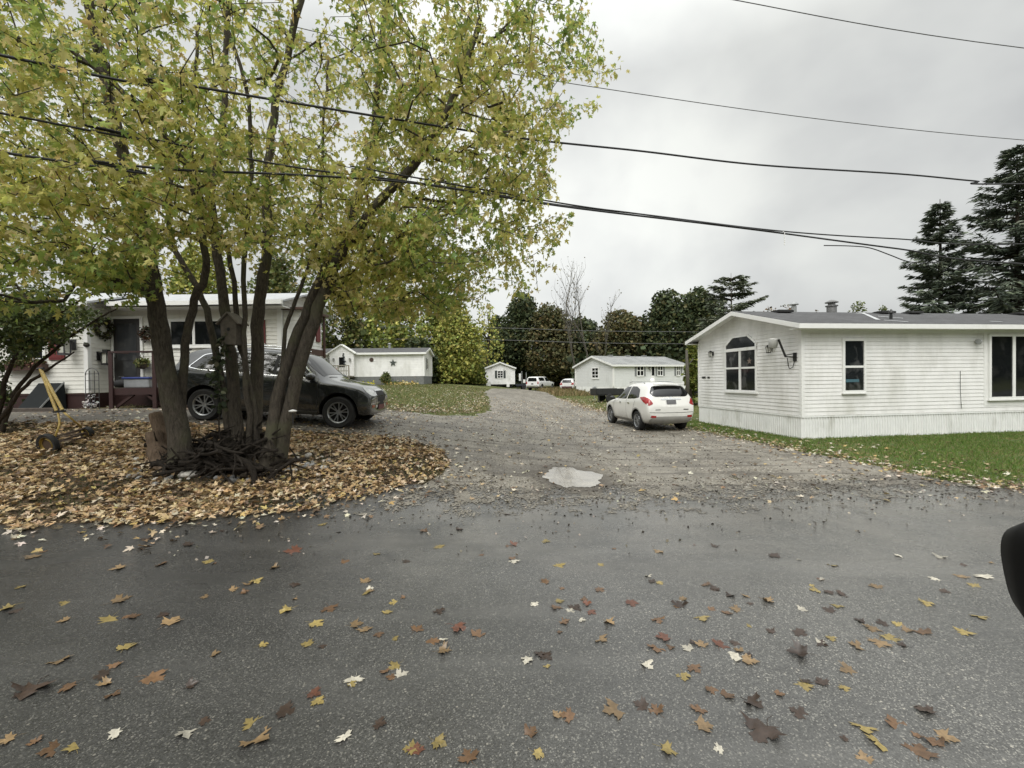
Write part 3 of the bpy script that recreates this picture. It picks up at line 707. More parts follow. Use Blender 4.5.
fixp(instances('crown', LEAF_O, LP, Xa, Ya, rng.uniform(.05, .095, N), palette(N, [(.085, .12, .035), (.12, .15, .05), (.06, .08, .028), (.19, .19, .06)], [4, 3, 3, 1]), leafmat('shrub_leaves', .25), sh), sh)
# ------------------------------------------------------------------ distant trees
FARL = leafmat('far_foliage', .2, .7)
def far_tree(name, label, x, Y, top, wid, cols, wts, n=5200, base=1.0, size=.34, group=None, lumps=9, cat='tree', trunk=True, openness=0., seed=0, shape=1.):
    """broadleaf: lumpy crown of leaf clumps round a limbed trunk; top, wid in metres"""
    g = gz(x, Y); r_ = random.Random(seed*7+int(x*13)+int(Y)); o = thing(name, label, cat, (x, Y, g), 0, group)
    lum = []
    h = top-base
    for k in range(lumps):
        u = (k+.5)/lumps; a = r_.uniform(0, 2*PI); prof = math.sin(PI*min(1, (.12+.88*u))**shape)**.6 if u > .3 else .75+.5*u
        rr = wid/2*prof*r_.uniform(.35, .62)
        lum.append((math.cos(a)*rr*.9, math.sin(a)*rr*.9, base+h*(.10+.78*u), wid/2*r_.uniform(.42, .62)*(1.1-.45*u), h*r_.uniform(.15, .21)))
    lum.append((0, 0, base+h*.45, wid*.42, h*.42)); lum.append((0, 0, base+h*.8, wid*.25, h*.19))
    wt = np.array([(l[3]**2*l[4])**.66 for l in lum]); wt /= wt.sum(); pts = []
    for l, c in zip(lum, (wt*n).astype(int)): pts.append(ell(c, l[:3], (l[3], l[3], l[4]), .62))
    P = np.concatenate(pts)
    nz = np.array([mnoise.noise((p[0]*.7, p[1]*.7, p[2]*.7+seed)) for p in P]); P = P[nz > -.34+openness]; nz = nz[nz > -.34+openness]
    P = P+rng.normal(0, size*.45, P.shape); P = P[P[:, 2] > .2]; N = len(P); Xa, Ya = rand_axes(N, .3, .15)
    C = palette(N, cols, wts, .28)
    m = MB()
    if trunk:
        tw = .035*top*.5
        m.tube([(0, 0, -.2), (r_.uniform(-.15, .15), 0, top*.3), (r_.uniform(-.3, .3), r_.uniform(-.3, .3), top*.65), (0, 0, top*.88)], [tw*1.25, tw, tw*.5, .04], 8)
        for k in range(8):
            z0 = top*r_.uniform(.25, .6); a = r_.uniform(0, 2*PI); L = wid*r_.uniform(.28, .42)
            m.tube([(0, 0, z0), (math.cos(a)*L*.5, math.sin(a)*L*.5, z0+L*.45), (math.cos(a)*L, math.sin(a)*L, z0+L*.75)], [tw*.45, tw*.3, .02], 5)
        m.build('trunk', BARKD, o, smooth=180)
    c = instances('crown', QUAD, P, Xa, Ya, rng.uniform(size*.6, size*1.35, N), C, FARL, o)
    return o
def pxt(px_, y_top, Y):        # ground x and height of a tree whose top sits at a pixel
    p = at(px_, y_top, Y); return p.x, p.z-gz(p.x, Y)
DK = [(.055, .074, .032), (.080, .098, .040), (.040, .055, .026), (.12, .115, .045)]
BR = [(.095, .095, .040), (.125, .11, .045), (.060, .070, .030), (.17, .13, .055)]
YG = [(.33, .33, .08), (.23, .27, .065), (.42, .39, .11), (.15, .19, .05)]
MG = [(.12, .145, .05), (.085, .11, .036), (.17, .18, .055), (.21, .18, .07)]
def ft(i, px_, yt, Y, wpx, label, cols, wts=(4, 3, 3, 1.5), name='broadleaf_tree', g='trees behind the mobile homes', **kw):
    if cols in (DK, BR): wpx *= 1.3; kw['n'] = int(kw.get('n', 5200)*2.1); kw.setdefault('base', .3); kw['size'] = .36
    x, h = pxt(px_, yt, Y); return far_tree(name, label, x, Y, h, wpx*Y/F, cols, wts, group=g, seed=i, **kw)
ft(1, 522, 293, 76, 46, 'tall dark tree rising behind the small white end-on home in the centre', DK, base=3, lumps=11)
ft(2, 549, 305, 72, 50, 'broad brownish-green tree behind the parked white pickup truck', BR)
ft(3, 584, 318, 74, 46, 'low dark tree behind the pair of bare trees', DK)
ft(4, 620, 309, 70, 52, 'round olive tree standing over the roof of the grey-white mobile home', BR)
ft(5, 670, 291, 68, 54, 'large dense dark tree left of the twin crown beside it', DK, n=7000)
ft(6, 699, 287, 69, 46, 'dark dense tree between its lower twin and the feathery pine', DK, n=6500)
ft(7, 500, 316, 78, 34, 'dark slim tree left of the tallest dark tree in the centre', DK)
ft(8, 640, 330, 78, 50, 'lower dark tree in the gap behind the grey-white mobile home', DK)
ft(9, 720, 318, 66, 40, 'dark tree under the feathery pine, behind the gable roof', DK)
ft(10, 456, 304, 54, 58, 'bright yellow-green tree left of the small white end-on home', YG, n=9000, base=.2, size=.26, lumps=13)
ft(11, 437, 300, 56, 52, 'yellowing tree behind the right end of the star-decorated home', YG, (3, 4, 1, 3), n=8500, base=.3, size=.27, lumps=12)
ft(12, 487, 302, 64, 40, 'thin pale-leaved tree behind the bright yellow-green tree', YG, (2, 3, 3, 2), n=1600, openness=.16, size=.26, base=1)
ft(13, 395, 285, 60, 70, 'green tree behind the star on the long white home', YG, (2, 4, 1, 5), n=6500)
ft(14, 350, 270, 62, 70, 'tall green tree behind the gabled porch of the far left home', MG, (3, 2, 4, 2), n=6500)
ft(15, 305, 280, 60, 70, 'dark green tree mostly hidden behind the house end bay', MG, (2, 5, 1, 1), n=4500)
ft(16, 418, 340, 52, 34, 'low dark bushy tree at the right end of the star home', DK, n=3500, base=.1, size=.26)
ft(17, 474, 356, 57, 26, 'yellow-green bush at the foot of the yellow trees', YG, (3, 4, 1, 4), n=2600, base=.05, size=.24, name='bush', cat='bush', trunk=False)
ft(18, 692, 342, 26, 17, 'yellow-green columnar bush beside the gable corner of the right home', [(.16, .19, .04), (.11, .14, .03), (.21, .21, .05)], (3, 3, 2), n=3600, base=.05, size=.13, name='columnar_bush', g='bushes by the homes', cat='bush', shape=.6)
for i, (px_, yt, Y, wd) in enumerate([(788, 303, 70, 34), (770, 306, 74, 26), (815, 309, 76, 24), (858, 300, 80, 30), (884, 305, 82, 22)]):
    lab = ['reddish sparse treetop just right of the gable peak', 'thin bare treetop right behind the gable peak', 'small sparse treetop between the two roof pipes', 'bushy green treetop showing over the long roof', 'small treetop left of the smaller spruce'][i]
    ft(30+i, px_, yt, Y, wd, lab, [(.14, .09, .05), (.10, .09, .05), (.17, .12, .06)] if i < 3 else MG[:3], (3, 3, 2), n=1300 if i < 3 else 2600, openness=.14 if i < 3 else 0, size=.26, g='treetops over the right roof', base=2.5)
# understorey: one dark mass along the far edge
P = np.concatenate([np.column_stack([rng.uniform(-60, 75, 15000), rng.uniform(74, 88, 15000), np.abs(rng.normal(0, 3.6, 15000))]), np.column_stack([rng.uniform(-42, -4, 6500), rng.uniform(58, 64, 6500), np.abs(rng.normal(0, 2.0, 6500))]), np.column_stack([rng.uniform(9, 30, 4000), rng.uniform(62, 67, 4000), np.abs(rng.normal(0, 2.0, 4000))])])
P[:, 2] += gzn(P[:, 0], P[:, 1]); N = len(P); Xa, Ya = rand_axes(N, .2, .1)
instances('undergrowth', QUAD, P, Xa, Ya, rng.uniform(.4, .9, N), palette(N, DK, [3, 3, 4, .8], .3), FARL, kind='stuff')
# far wood closing the horizon either side
P = np.column_stack([rng.uniform(-260, 260, 30000), rng.uniform(105, 135, 30000), rng.uniform(0, 1, 30000)])
hh = np.array([8+3.0*mnoise.noise((x*.10, 0, 3))+2*mnoise.noise((x*.4, 0, 8)) for x in P[:, 0]]); P[:, 2] = P[:, 2]**.8*hh
P = P[(P[:, 0] < -25) | (P[:, 2] < 5) | (P[:, 0] > 40)]
Q = np.column_stack([rng.uniform(-170, 170, 32000), rng.uniform(-56, -40, 32000), rng.random(32000)]); Q[:, 2] = Q[:, 2]**.8*np.array([20+6*mnoise.noise((x*.10, 5, 3))+3*mnoise.noise((x*.4, 0, 1)) for x in Q[:, 0]]); P = np.concatenate([P, Q])  # unseen tree line added behind the camera to darken the window reflections
P[:, 2] += gzn(P[:, 0], P[:, 1]); N = len(P); Xa, Ya = rand_axes(N, .2, .1)
instances('distant_wood_and_added_trees', QUAD, P, Xa, Ya, rng.uniform(.6, 1.5, N), palette(N, DK+MG[:2], [3, 3, 3, 1, 2, 2], .3), FARL, kind='stuff')
# bare trees
def bare_tree(px_, yt, Y, label, seed):
    x, h = pxt(px_, yt, Y); o = thing('bare_tree', label, 'tree', (x, Y, gz(x, Y)), 0, 'bare trees in front of the dark wood'); r_ = random.Random(seed)
    m = MB(); tips = []
    def br(p, d, L, r, lev):
        pts = [p]; q = p; n = 4
        for i in range(n):
            d = (d+Vector((r_.gauss(0, .1), r_.gauss(0, .1), .06))).normalized(); q = q+d*L/n; pts.append(q)
        m.tube(pts, [r*(1-.6*i/n) for i in range(n+1)], 6 if lev < 2 else 4, cap=False)
        if lev >= 3: tips.append(q); return
        for i in range(1, n+1):
            for _ in range(1 if lev != 1 else 2):
                if i < 2 and lev == 0: continue
                a = r_.uniform(0, 2*PI); nd = (d+Vector((math.cos(a), math.sin(a), .25))*r_.uniform(.4, .75)).normalized()
                br(pts[i], nd, L*r_.uniform(.42, .58), max(r*.45, .012), lev+1)
    br(Vector((0, 0, -.1)), Vector((r_.uniform(-.05, .05), 0, 1)), h*.78, h*.013, 0)
    m.build('trunk', BARKG, o)
    P = np.array([tuple(p) for p in tips for _ in range(1)]); P = P+rng.normal(0, .12, P.shape); N = len(P); Xa, Ya = rand_axes(N, .4)
    instances('crown', QUAD, P, Xa, Ya, rng.uniform(.08, .2, N), palette(N, [(.12, .11, .05), (.17, .13, .06)], [1, 1]), FARL, o)
for i, (px_, yt, Y, wd) in enumerate([(118, 262, 36, 80), (205, 240, 38, 84), (275, 250, 37, 70)]): ft(60+i, px_, yt, Y, wd, ['tall green tree behind the left house chimney side, left of the maple trunks', 'tall green tree behind the left house roof between maple trunks', 'green tree behind the right end of the left house'][i].replace(' chimney side', ''), MG if i != 1 else YG, (4, 3, 3, 2), n=9000, size=.22, base=1.5, g='trees behind the left house')
bare_tree(577, 292, 60, 'left of two thin bare grey trees behind the grey-white home', 3)
bare_tree(588, 296, 59, 'right of two thin bare grey trees behind the grey-white home', 9)
bare_tree(600, 318, 61, 'small bare grey tree at the left of the grey-white roof', 5)
# ------------------------------------------------------------------ conifers
def conifer(name, label, x, Y, h, rbase, n_tier, cols, droop=.25, seed=1, dens=1., z0=.8, power=.85, nl=.30, group=None):
    r_ = random.Random(seed); o = thing(name, label, 'tree', (x, Y, gz(x, Y)), 0, group); m = MB()
    m.tube([(0, 0, -.2), (.03*h*.1, 0, h*.5), (0, 0, h)], [h*.016, h*.010, .02], 8); P = []; D = []
    for k in range(n_tier):
        u = (k+r_.uniform(-.3, .3))/n_tier; z = z0+(h-z0)*max(0, u); L0 = rbase*(1-max(0, u))**power+.12
        for b in range(r_.randint(5, 7)):
            a = r_.uniform(0, 2*PI); L = L0*r_.uniform(.62, 1.18); up = .25*u-droop*(1-u)+r_.uniform(-.13, .13)
            pts = []
            for i in range(7):
                f = i/6; pts.append(Vector((math.cos(a)*L*f, math.sin(a)*L*f, z+L*(up*f+.20*f*f*(1 if droop > 0 else 0)))))
            m.tube(pts, [max(.008, .022*L*(1-.85*i/6)) for i in range(7)], 4, cap=False)
            nn = int((10+26*L)*dens)
            side = Vector((-math.sin(a), math.cos(a), 0))
            for q in range(nn):
                f = r_.uniform(.16, 1)**.8; i = min(5, int(f*6)); p = pts[i].lerp(pts[i+1], f*6-i)
                w_ = L*.24*(1-.55*f)+.06; s_ = r_.uniform(-1, 1); dd = (side*s_*1.2+(pts[-1]-pts[0]).normalized()*.7+Vector((0, 0, -.35+r_.gauss(0, .15)))).normalized()
                P.append(p+side*s_*w_*r_.random()+Vector((0, 0, r_.gauss(-.04, .07)))); D.append(dd)
    m.build('trunk', BARKD, o, smooth=180)
    P = np.array([tuple(p) for p in P]); Y_ = np.array([tuple(p) for p in D]); N = len(P)
    nn = rng.normal(size=(N, 3))*.5; nn[:, 2] += 1; X_ = unit(np.cross(Y_, nn))
    instances('crown', NEEDLE, P, X_, Y_, rng.uniform(nl*.7, nl*1.5, N), palette(N, cols, [4, 3, 2], .25), leafmat(name+'_needles', .1, .6), o)
    return o
SP = [(.100, .122, .088), (.145, .168, .115), (.066, .085, .062)]
x, h = pxt(940, 199, 36); conifer('spruce_tree', 'smaller dark spruce behind the long roof, left of the taller one', x, 36, h, 4.6, 36, SP, .22, 4, 1.45, nl=.34, group='spruces behind the right home')
x, h = pxt(1017, 144, 34); conifer('spruce_tree', 'taller dark spruce at the right edge behind the long roof', x, 34, h, 7.2, 42, SP, .2, 8, 1.35, power=.8, nl=.38, group='spruces behind the right home')
x, h = pxt(731, 273, 58); conifer('pine_tree', 'feathery grey-green pine rising behind the gable peak of the right home', x, 58, h, 4.6, 15, [(.11, .13, .085), (.15, .165, .105), (.08, .095, .06)], -.35, 5, 1.0, z0=4, power=.42, nl=.5)
# ------------------------------------------------------------------ materials of the houses
SIDING = mat('white_siding', (.78, .775, .76), .45, var=.06, scale=3, dirt=(.44, .435, .38), dscale=1.1, dlo=.47, dhi=.80)
SIDING2 = mat('cream_siding', (.70, .69, .64), .5, var=.05, dirt=(.45, .44, .38))
SIDING3 = mat('grey_siding', (.66, .67, .66), .5, var=.05, dirt=(.48, .49, .46))
SKIRT = mat('white_skirting', (.76, .765, .75), .5, var=.05, scale=4, dirt=(.33, .33, .27), dscale=1.8, dlo=.54, dhi=.82)
TRIM = mat('white_trim', (.78, .78, .76), .4, var=.03, dirt=(.55, .55, .50), dlo=.58)
GREYSK = mat('grey_skirting', (.16, .165, .16), .7, var=.15)
REDW = mat('dark_red_wood', (.032, .0115, .0105), .6, var=.2, scale=12)
SHUT = mat('red_shutter', (.13, .022, .022), .5, var=.12)
BLK = mat('black_metal', (.015, .015, .015), .45, var=.2)
DGREEN = mat('dark_grey_shutter', (.06, .07, .068), .6)
GALV = mat('galvanised_metal', (.38, .39, .39), .38, metal=.7, var=.2)
GREYM = mat('grey_metal_roof', (.42, .43, .44), .4, metal=.2, var=.12, dirt=(.2, .2, .19))
BROWNT = mat('brown_trim', (.065, .030, .022), .5, var=.15)
def shingle(name, c1, c2):
    m, t, p = newmat(name); tc = t.new('ShaderNodeTexCoord').outputs['Object']
    b = t.new('ShaderNodeTexBrick'); t.ln(t.mapping(tc, (1, 1, 1)), b.inputs['Vector']); b.inputs['Scale'].default_value = 1
    b.inputs['Brick Width'].default_value = .3; b.inputs['Row Height'].default_value = .14; b.inputs['Mortar Size'].default_value = .006
    b.inputs['Color1'].default_value = (*c1, 1); b.inputs['Color2'].default_value = (*c2, 1); b.inputs['Mortar'].default_value = (.02, .02, .02, 1)
    n = t.noise(tc, 60, 4, .7); n2 = t.noise(tc, .7, 5, .6)
    c = t.mix(t.ramp(n, .3, .7, .0, .5), b.outputs['Color'], c1); c = t.mix(t.ramp(n2, .45, .7, 0, .4), c, (.035, .034, .034))
    t.ln(c, p.inputs['Base Color']); p.inputs['Roughness'].default_value = .85
    t.ln(t.bump(n, .5, .01), p.inputs['Normal']); return m
ROOF = shingle('dark_shingles', (.055, .055, .057), (.095, .095, .098))
ROOFG = shingle('grey_shingles', (.22, .225, .22), (.30, .305, .30))
def glass_mat(name, c=(.012, .014, .016), r=.06, pat=(.10, .10, .10), amt=.6):
    m, t, p = newmat(name); tc = t.new('ShaderNodeTexCoord').outputs['Object']
    n = t.noise(t.mapping(tc, (1.6, 1.6, 1.1)), 1.7, 3, .5, .4)
    t.ln(t.mix(t.ramp(n, .54, .64, 0, amt), c, pat), p.inputs['Base Color'])
    p.inputs['Roughness'].default_value = r; p.inputs['Specular IOR Level'].default_value = .5
    t.ln(t.bump(t.noise(tc, 1.1, 2), .04, .05), p.inputs['Normal']); return m
GLASS = glass_mat('window_glass'); GLASSD = glass_mat('dark_glass', (.008, .009, .01), .05, (.03, .03, .03))
# ------------------------------------------------------------------ builders (u along the wall, out, z)
def wallM(o, u): # origin (x,y), direction angle; out = right hand side of u rotated -90 degrees
    ux, uy = math.cos(u), math.sin(u)
    return Matrix(((ux, uy, 0, o[0]), (uy, -ux, 0, o[1]), (0, 0, 1, 0), (0, 0, 0, 1)))
def siding(m, u0, u1, z0, z1, course=.108, lap=.013, lim=None):
    z = z0
    while z < z1-1e-4:
        zt = min(z+course, z1); a0, a1 = (u0, u1) if lim is None else lim(z); b0, b1 = (u0, u1) if lim is None else lim(zt)
        if a1-a0 < .05: break
        m.add([(a0, 0, z), (a1, 0, z), (a1, lap, z+.004), (a0, lap, z+.004), (b1, .001, zt), (b0, .001, zt)], [(0, 1, 2, 3), (3, 2, 4, 5)]); z = zt
def skirting(m, u0, u1, z0, z1, rib=.10):
    n = int((u1-u0)/rib); u = u0
    for k in range(n):
        a = u0+(u1-u0)*k/n; b = u0+(u1-u0)*(k+1)/n; w_ = b-a
        q = [(a, .0), (a+w_*.62, .0), (a+w_*.70, .022), (a+w_*.92, .022), (b, .0)]
        for (ua, oa), (ub, ob) in zip(q, q[1:]): m.add([(ua, oa, z0), (ub, ob, z0), (ub, ob, z1), (ua, oa, z1)], [(0, 1, 2, 3)])
def window(parent, M, u0, u1, z0, z1, vm=(), hm=(), fw=.06, glass=None, trim=None, shutters=None, shw=.28, out=.05, mull=.035, name='window', label=None):
    m = MB(M); t_ = trim or TRIM
    m.b2((u0, .0, z0), (u0+fw, out, z1)); m.b2((u1-fw, .0, z0), (u1, out, z1)); m.b2((u0+fw, .0, z1-fw), (u1-fw, out-.002, z1)); m.b2((u0+fw, .0, z0), (u1-fw, out-.002, z0+fw))
    m.b2((u0-.02, .0, z0-.035), (u1+.02, out+.02, z0-.002))
    for v in vm: uu = u0+(u1-u0)*v; m.b2((uu-mull/2, .0, z0+fw), (uu+mull/2, out-.008, z1-fw))
    for h in hm: zz = z0+(z1-z0)*h; m.b2((u0+fw, .0, zz-mull/2), (u1-fw, out-.012, zz+mull/2))
    f = m.build(name, t_, parent)
    if label: f['label'] = label
    g = MB(M); g.b2((u0+fw-.004, .001, z0+fw-.004), (u1-fw+.004, out-.026, z1-fw+.004)); g.build('pane', glass or GLASS, f)
    if shutters:
        for a in (u0-shw-.03, u1+.03):
            s_ = MB(M); s_.b2((a, 0, z0), (a+shw, .035, z1))
            for k in range(int((z1-z0-.16)/.06)): s_.b2((a+.05, .03, z0+.08+k*.06), (a+shw-.05, .045, z0+.115+k*.06))
            s_.build('shutter', shutters, parent)
    return f
def lantern(parent, M, u, z, s=1., matl=None):
    m = MB(M); m.b2((u-.05*s, .014, z-.06*s), (u+.05*s, .03, z+.10*s)); m.bar((u, .03, z+.05*s), (u, .13*s, z+.09*s), .025*s)
    m.box((u, .14*s, z+.08*s), (.15*s, .15*s, .02*s)); m.box((u, .14*s, z+.11*s), (.08*s, .08*s, .05*s)); m.box((u, .14*s, z-.13*s), (.10*s, .10*s, .03*s))
    for a in (-1, 1):
        for b in (-1, 1): m.bar((u+.045*s*a, .14*s+.045*s*b, z-.13*s), (u+.06*s*a, .14*s+.06*s*b, z+.08*s), .012*s)
    l = m.build('wall_lantern', matl or BLK, parent)
    g = MB(M); g.box((u, .14*s, z-.02*s), (.085*s, .085*s, .18*s)); g.build('lamp_glass', mat('lamp_glass', (.45, .45, .40), .15), l)
def vent_pipe(parent, p, h, r, cap=True, name='vent_pipe', m_=None):
    m = MB(); m.lathe([(r, -.25), (r, h)], 14, Matrix.Translation(p))
    if cap: m.lathe([(r*.8, h), (r*.8, h+.05), (r*1.7, h+.055), (r*1.7, h+.08), (r*.4, h+.17), (.005, h+.18)], 14, Matrix.Translation(p))
    m.build(name, m_ or GALV, parent, smooth=40)
def gable_roof(parent, x0, x1, y0, y1, yr, ze, zr, m_, fascia=.17, th=.05, trim=None, ovh=0, rx=None):
    """ridge along x; eaves at y0, y1 (incl. overhang), ze eave top, zr ridge top"""
    m = MB()
    def slab(ya, za, yb, zb): m.add([(x0, ya, za), (x1, ya, za), (x1, yb, zb), (x0, yb, zb), (x0, ya, za-th), (x1, ya, za-th), (x1, yb, zb-th), (x0, yb, zb-th)], [(0, 1, 2, 3), (4, 7, 6, 5), (0, 4, 5, 1), (1, 5, 6, 2), (2, 6, 7, 3), (3, 7, 4, 0)])
    slab(y0, ze, yr, zr); slab(yr, zr, y1, ze); rf = m.build('roof', m_, parent)
    f = MB(); d = .025
    for xa in (x0-d, x1):                              # rake boards
        for ya, za, yb, zb in ((y0, ze, yr, zr), (y1, ze, yr, zr)):
            f.add([(xa, ya, za-.012), (xa, yb, zb-.012), (xa, yb, zb-.012-fascia), (xa, ya, za-.012-fascia), (xa+d, ya, za-.012), (xa+d, yb, zb-.012), (xa+d, yb, zb-.012-fascia), (xa+d, ya, za-.012-fascia)], [(0, 1, 2, 3), (4, 7, 6, 5), (0, 4, 5, 1), (1, 5, 6, 2), (2, 6, 7, 3), (3, 7, 4, 0)])
    f.b2((x0-d, y0-d, ze-.014-fascia), (x1+d, y0-.001, ze-.014)); f.b2((x0-d, y1+.001, ze-.014-fascia), (x1+d, y1+d, ze-.014))
    for xa, xb in ((x0+.002, x0+.40), (x1-.40, x1-.002)):
        for ya, yb in ((y0, yr), (y1, yr)): f.add([(xa, ya, ze-th-.012), (xb, ya, ze-th-.012), (xb, yb, zr-th-.012), (xa, yb, zr-th-.012), (xa, ya, ze-th-.03), (xb, ya, ze-th-.03), (xb, yb, zr-th-.03), (xa, yb, zr-th-.03)], [(0, 1, 2, 3), (4, 7, 6, 5), (0, 4, 5, 1), (1, 5, 6, 2), (2, 6, 7, 3), (3, 7, 4, 0)])
    f.b2((x0+.002, y0, ze-fascia-.018), (x1-.002, y0+.36, ze-fascia-.004)); f.b2((x0+.002, y1-.36, ze-fascia-.018), (x1-.002, y1, ze-fascia-.004))
    f.build('fascia', trim or TRIM, parent); return rf
# ------------------------------------------------------------------ right mobile home
RA = R(8.05); C0 = at(802, 439.3, 12.1); RO = Vector((C0.x, C0.y, 0))
rh = thing('mobile_home', 'white mobile home with arched gable window on the right beside the lawn', 'house', RO, RA, 'white mobile homes')
RM = Matrix.Translation(RO) @ Matrix.Rotation(RA, 4, 'Z'); RMi = RM.inverted()
RL, RW, ZS, ZE = 19.0, 5.05, .635, 3.03
MF = wallM((0, 0), 0)                       # long front wall: u = x, out = -y
MG_ = wallM((0, RW), -PI/2)                  # gable: u runs from the back corner to the front corner, out = -x
def hit(px_, py_, M):                       # where a pixel's ray meets a wall plane, in (u, z)
    WM = RM @ M; Wi = WM.inverted(); o = Wi @ Vector((0, 0, CZ)); d = Wi.to_3x3() @ ray(px_, py_); k = -o.y/d.y; q = o+d*k; return q.x, q.z
m = MB(MF); siding(m, 0, RL, ZS, ZE, lap=.012); m.add([(0, -.01, ZS), (RL, -.01, ZS), (RL, -.01, ZE), (0, -.01, ZE)], [(0, 1, 2, 3)])
m.M = MG_
RZ = ZE+.63
lim = lambda z: (0, RW) if z <= 3.17 else ((z-3.17)/.67*RW/2, RW-(z-3.17)/.67*RW/2)
siding(m, 0, RW, ZS, 3.83, lim=lim)
m.M = None; m.b2((.02, RW-.02, ZS), (RL, RW, ZE)); m.b2((RL-.02, .02, ZS), (RL, RW-.02, ZE)); m.build('wall', SIDING, rh)
m = MB(MF); skirting(m, 0, RL, 0-.05, ZS-.004, .085); m.b2((-.01, -.002, ZS-.05), (RL, .026, ZS-.006)); m.M = MG_; skirting(m, 0, RW, -.05, ZS-.004, .085); m.b2((0, -.002, ZS-.045), (RW+.01, .0255, ZS-.008)); m.build('skirting', SKIRT, rh)
m = MB(MF); m.b2((-.022, -.08, ZS-.01), (.075, .022, ZE)); m.b2((.0, -.03, ZE-.10), (RL, .018, ZE+.02)); m.M = MG_; m.b2((RW-.075, -.05, ZS-.012), (RW+.021, .021, ZE)); m.b2((-.02, -.06, ZS-.01), (.07, .022, ZE)); m.build('corner_trim', TRIM, rh)
OV = .32; slope = (RZ-ZE)/(RW/2); ZR = 3.90; ZEV = ZR-(RW/2+OV)*.262
rr_ = gable_roof(rh, -.34, RL+.3, -OV, RW+OV, RW/2, ZEV, ZR, ROOF, fascia=.13)
# flashing tape patches, ridge vents, pipes
def roofz(y): return ZR-abs(y-RW/2)*.262
def rhit(px_, py_):                         # pixel ray with the front roof slope
    o = RMi @ Vector((0, 0, CZ)); d = RMi.to_3x3() @ ray(px_, py_); lo = 5
    n = Vector((0, -.262, 1)); k = ((Vector((0, RW/2, ZR))-o).dot(n))/d.dot(n); return o+d*k
RIDGE = lambda px_: next(x for x in [i*.01 for i in range(-50, 3000)] if topix(RM @ Vector((x, RW/2, ZR)))[0] >= px_)
for px_, w_ in ((776, .55), (876, .55), (904, .5), (1011, .6)):
    x = RIDGE(px_); m = MB(); m.box((x, RW/2-.28, roofz(RW/2-.28)+.03), (w_, .36, .07)); m.box((x, RW/2-.28, roofz(RW/2-.28)+.07), (w_*.9, .3, .015)); m.build('ridge_vent', BLK, rh, bevel=.01)
x = RIDGE(799.5); vent_pipe(rh, (x, RW/2+.25, ZR-.08), .30, .085)
x = RIDGE(839); m = MB(); m.lathe([(.15, -.2), (.15, .34), (.19, .35), (.19, .38), (.11, .40), (.11, .47), (.20, .475), (.20, .50), (.06, .57), (.01, .575)], 16, Matrix.Translation((x, RW/2+.3, ZR-.1))); m.build('chimney_stack', mat('dull_galvanised', (.20, .20, .20), .5, metal=.4, var=.3), rh, smooth=40)
p = rhit(891, 319); vent_pipe(rh, (p.x, p.y, p.z), .12, .04, cap=True, m_=BLK)
m = MB(); rt = random.Random(3)
for (xa, ya), (xb, yb) in (((862, 312.8), (878, 320)), ((878, 316.5), (903, 318.5)), ((884, 320.5), (908, 322)), ((855, 313.5), (868, 314.5)), ((990, 321.5), (1002, 322))):
    a, b = rhit(xa, ya), rhit(xb, yb); d = (b-a).normalized(); s_ = Vector((-d.y, d.x, 0))*.06; up = Vector((0, -.004, .012))
    m.add([a+s_+up, a-s_+up+Vector((0, 0, -.0)), b-s_+up, b+s_+up], [(0, 1, 2, 3)])
m.v = [(x, y, roofz(y)+.012) for x, y, z in m.v]; m.build('flashing_tape', mat('silver_tape', (.55, .56, .57), .35, metal=.3), rh)
# gable window with the clipped arch
ua, za = hit(726, 391, MG_); ub, zb = hit(757.5, 391, MG_); uc = (ua+ub)/2; zt = hit(741, 335.5, MG_)[1]; z0 = za
zq = hit(741, 349.5, MG_)[1]; zmid = hit(741, 368, MG_)[1]
m = MB(MG_); fw = .055
poly = [(ua, zq), (ua, zq+(zt-zq)*.38), (ua+(ub-ua)*.26, zt), (ub-(ub-ua)*.26, zt), (ub, zq+(zt-zq)*.38), (ub, zq)]
def ringbar(mb, pl, w_, o0, o1):
    for a, b in zip(pl, pl[1:]):
        d = Vector((b[0]-a[0], b[1]-a[1])).normalized(); n = Vector((d.y, -d.x))*w_
        mb.prism([(a[0], a[1]), (b[0], b[1]), (b[0]+n.x, b[1]+n.y), (a[0]+n.x, a[1]+n.y)], o0, o1, lambda u, v, dd: (u, dd, v))
ringbar(m, poly, fw, 0, .05)
m.b2((ua, 0, z0), (ua+fw, .048, zq)); m.b2((ub-fw, 0, z0), (ub, .048, zq)); m.b2((ua+fw, 0, z0), (ub-fw, .046, z0+fw)); m.b2((ua, 0, zq-.05), (ub, .053, zq+.05))
m.b2((uc-.05, 0, z0+fw), (uc+.05, .044, zq-.05)); m.b2((ua+fw, 0, zmid-.03), (ub-fw, .040, zmid+.03)); m.b2((ua-.03, 0, z0-.05), (ub+.03, .07, z0-.003))
f = m.build('window', TRIM, rh); f['label'] = 'tall paired window under a clipped-corner arch light'
m = MB(MG_); m.b2((ua+.04, .001, z0+.04), (ub-.04, .022, zq-.02)); m.prism(poly, .001, .021, lambda u, v, dd: (u, dd, v)); m.build('pane', GLASS, f)
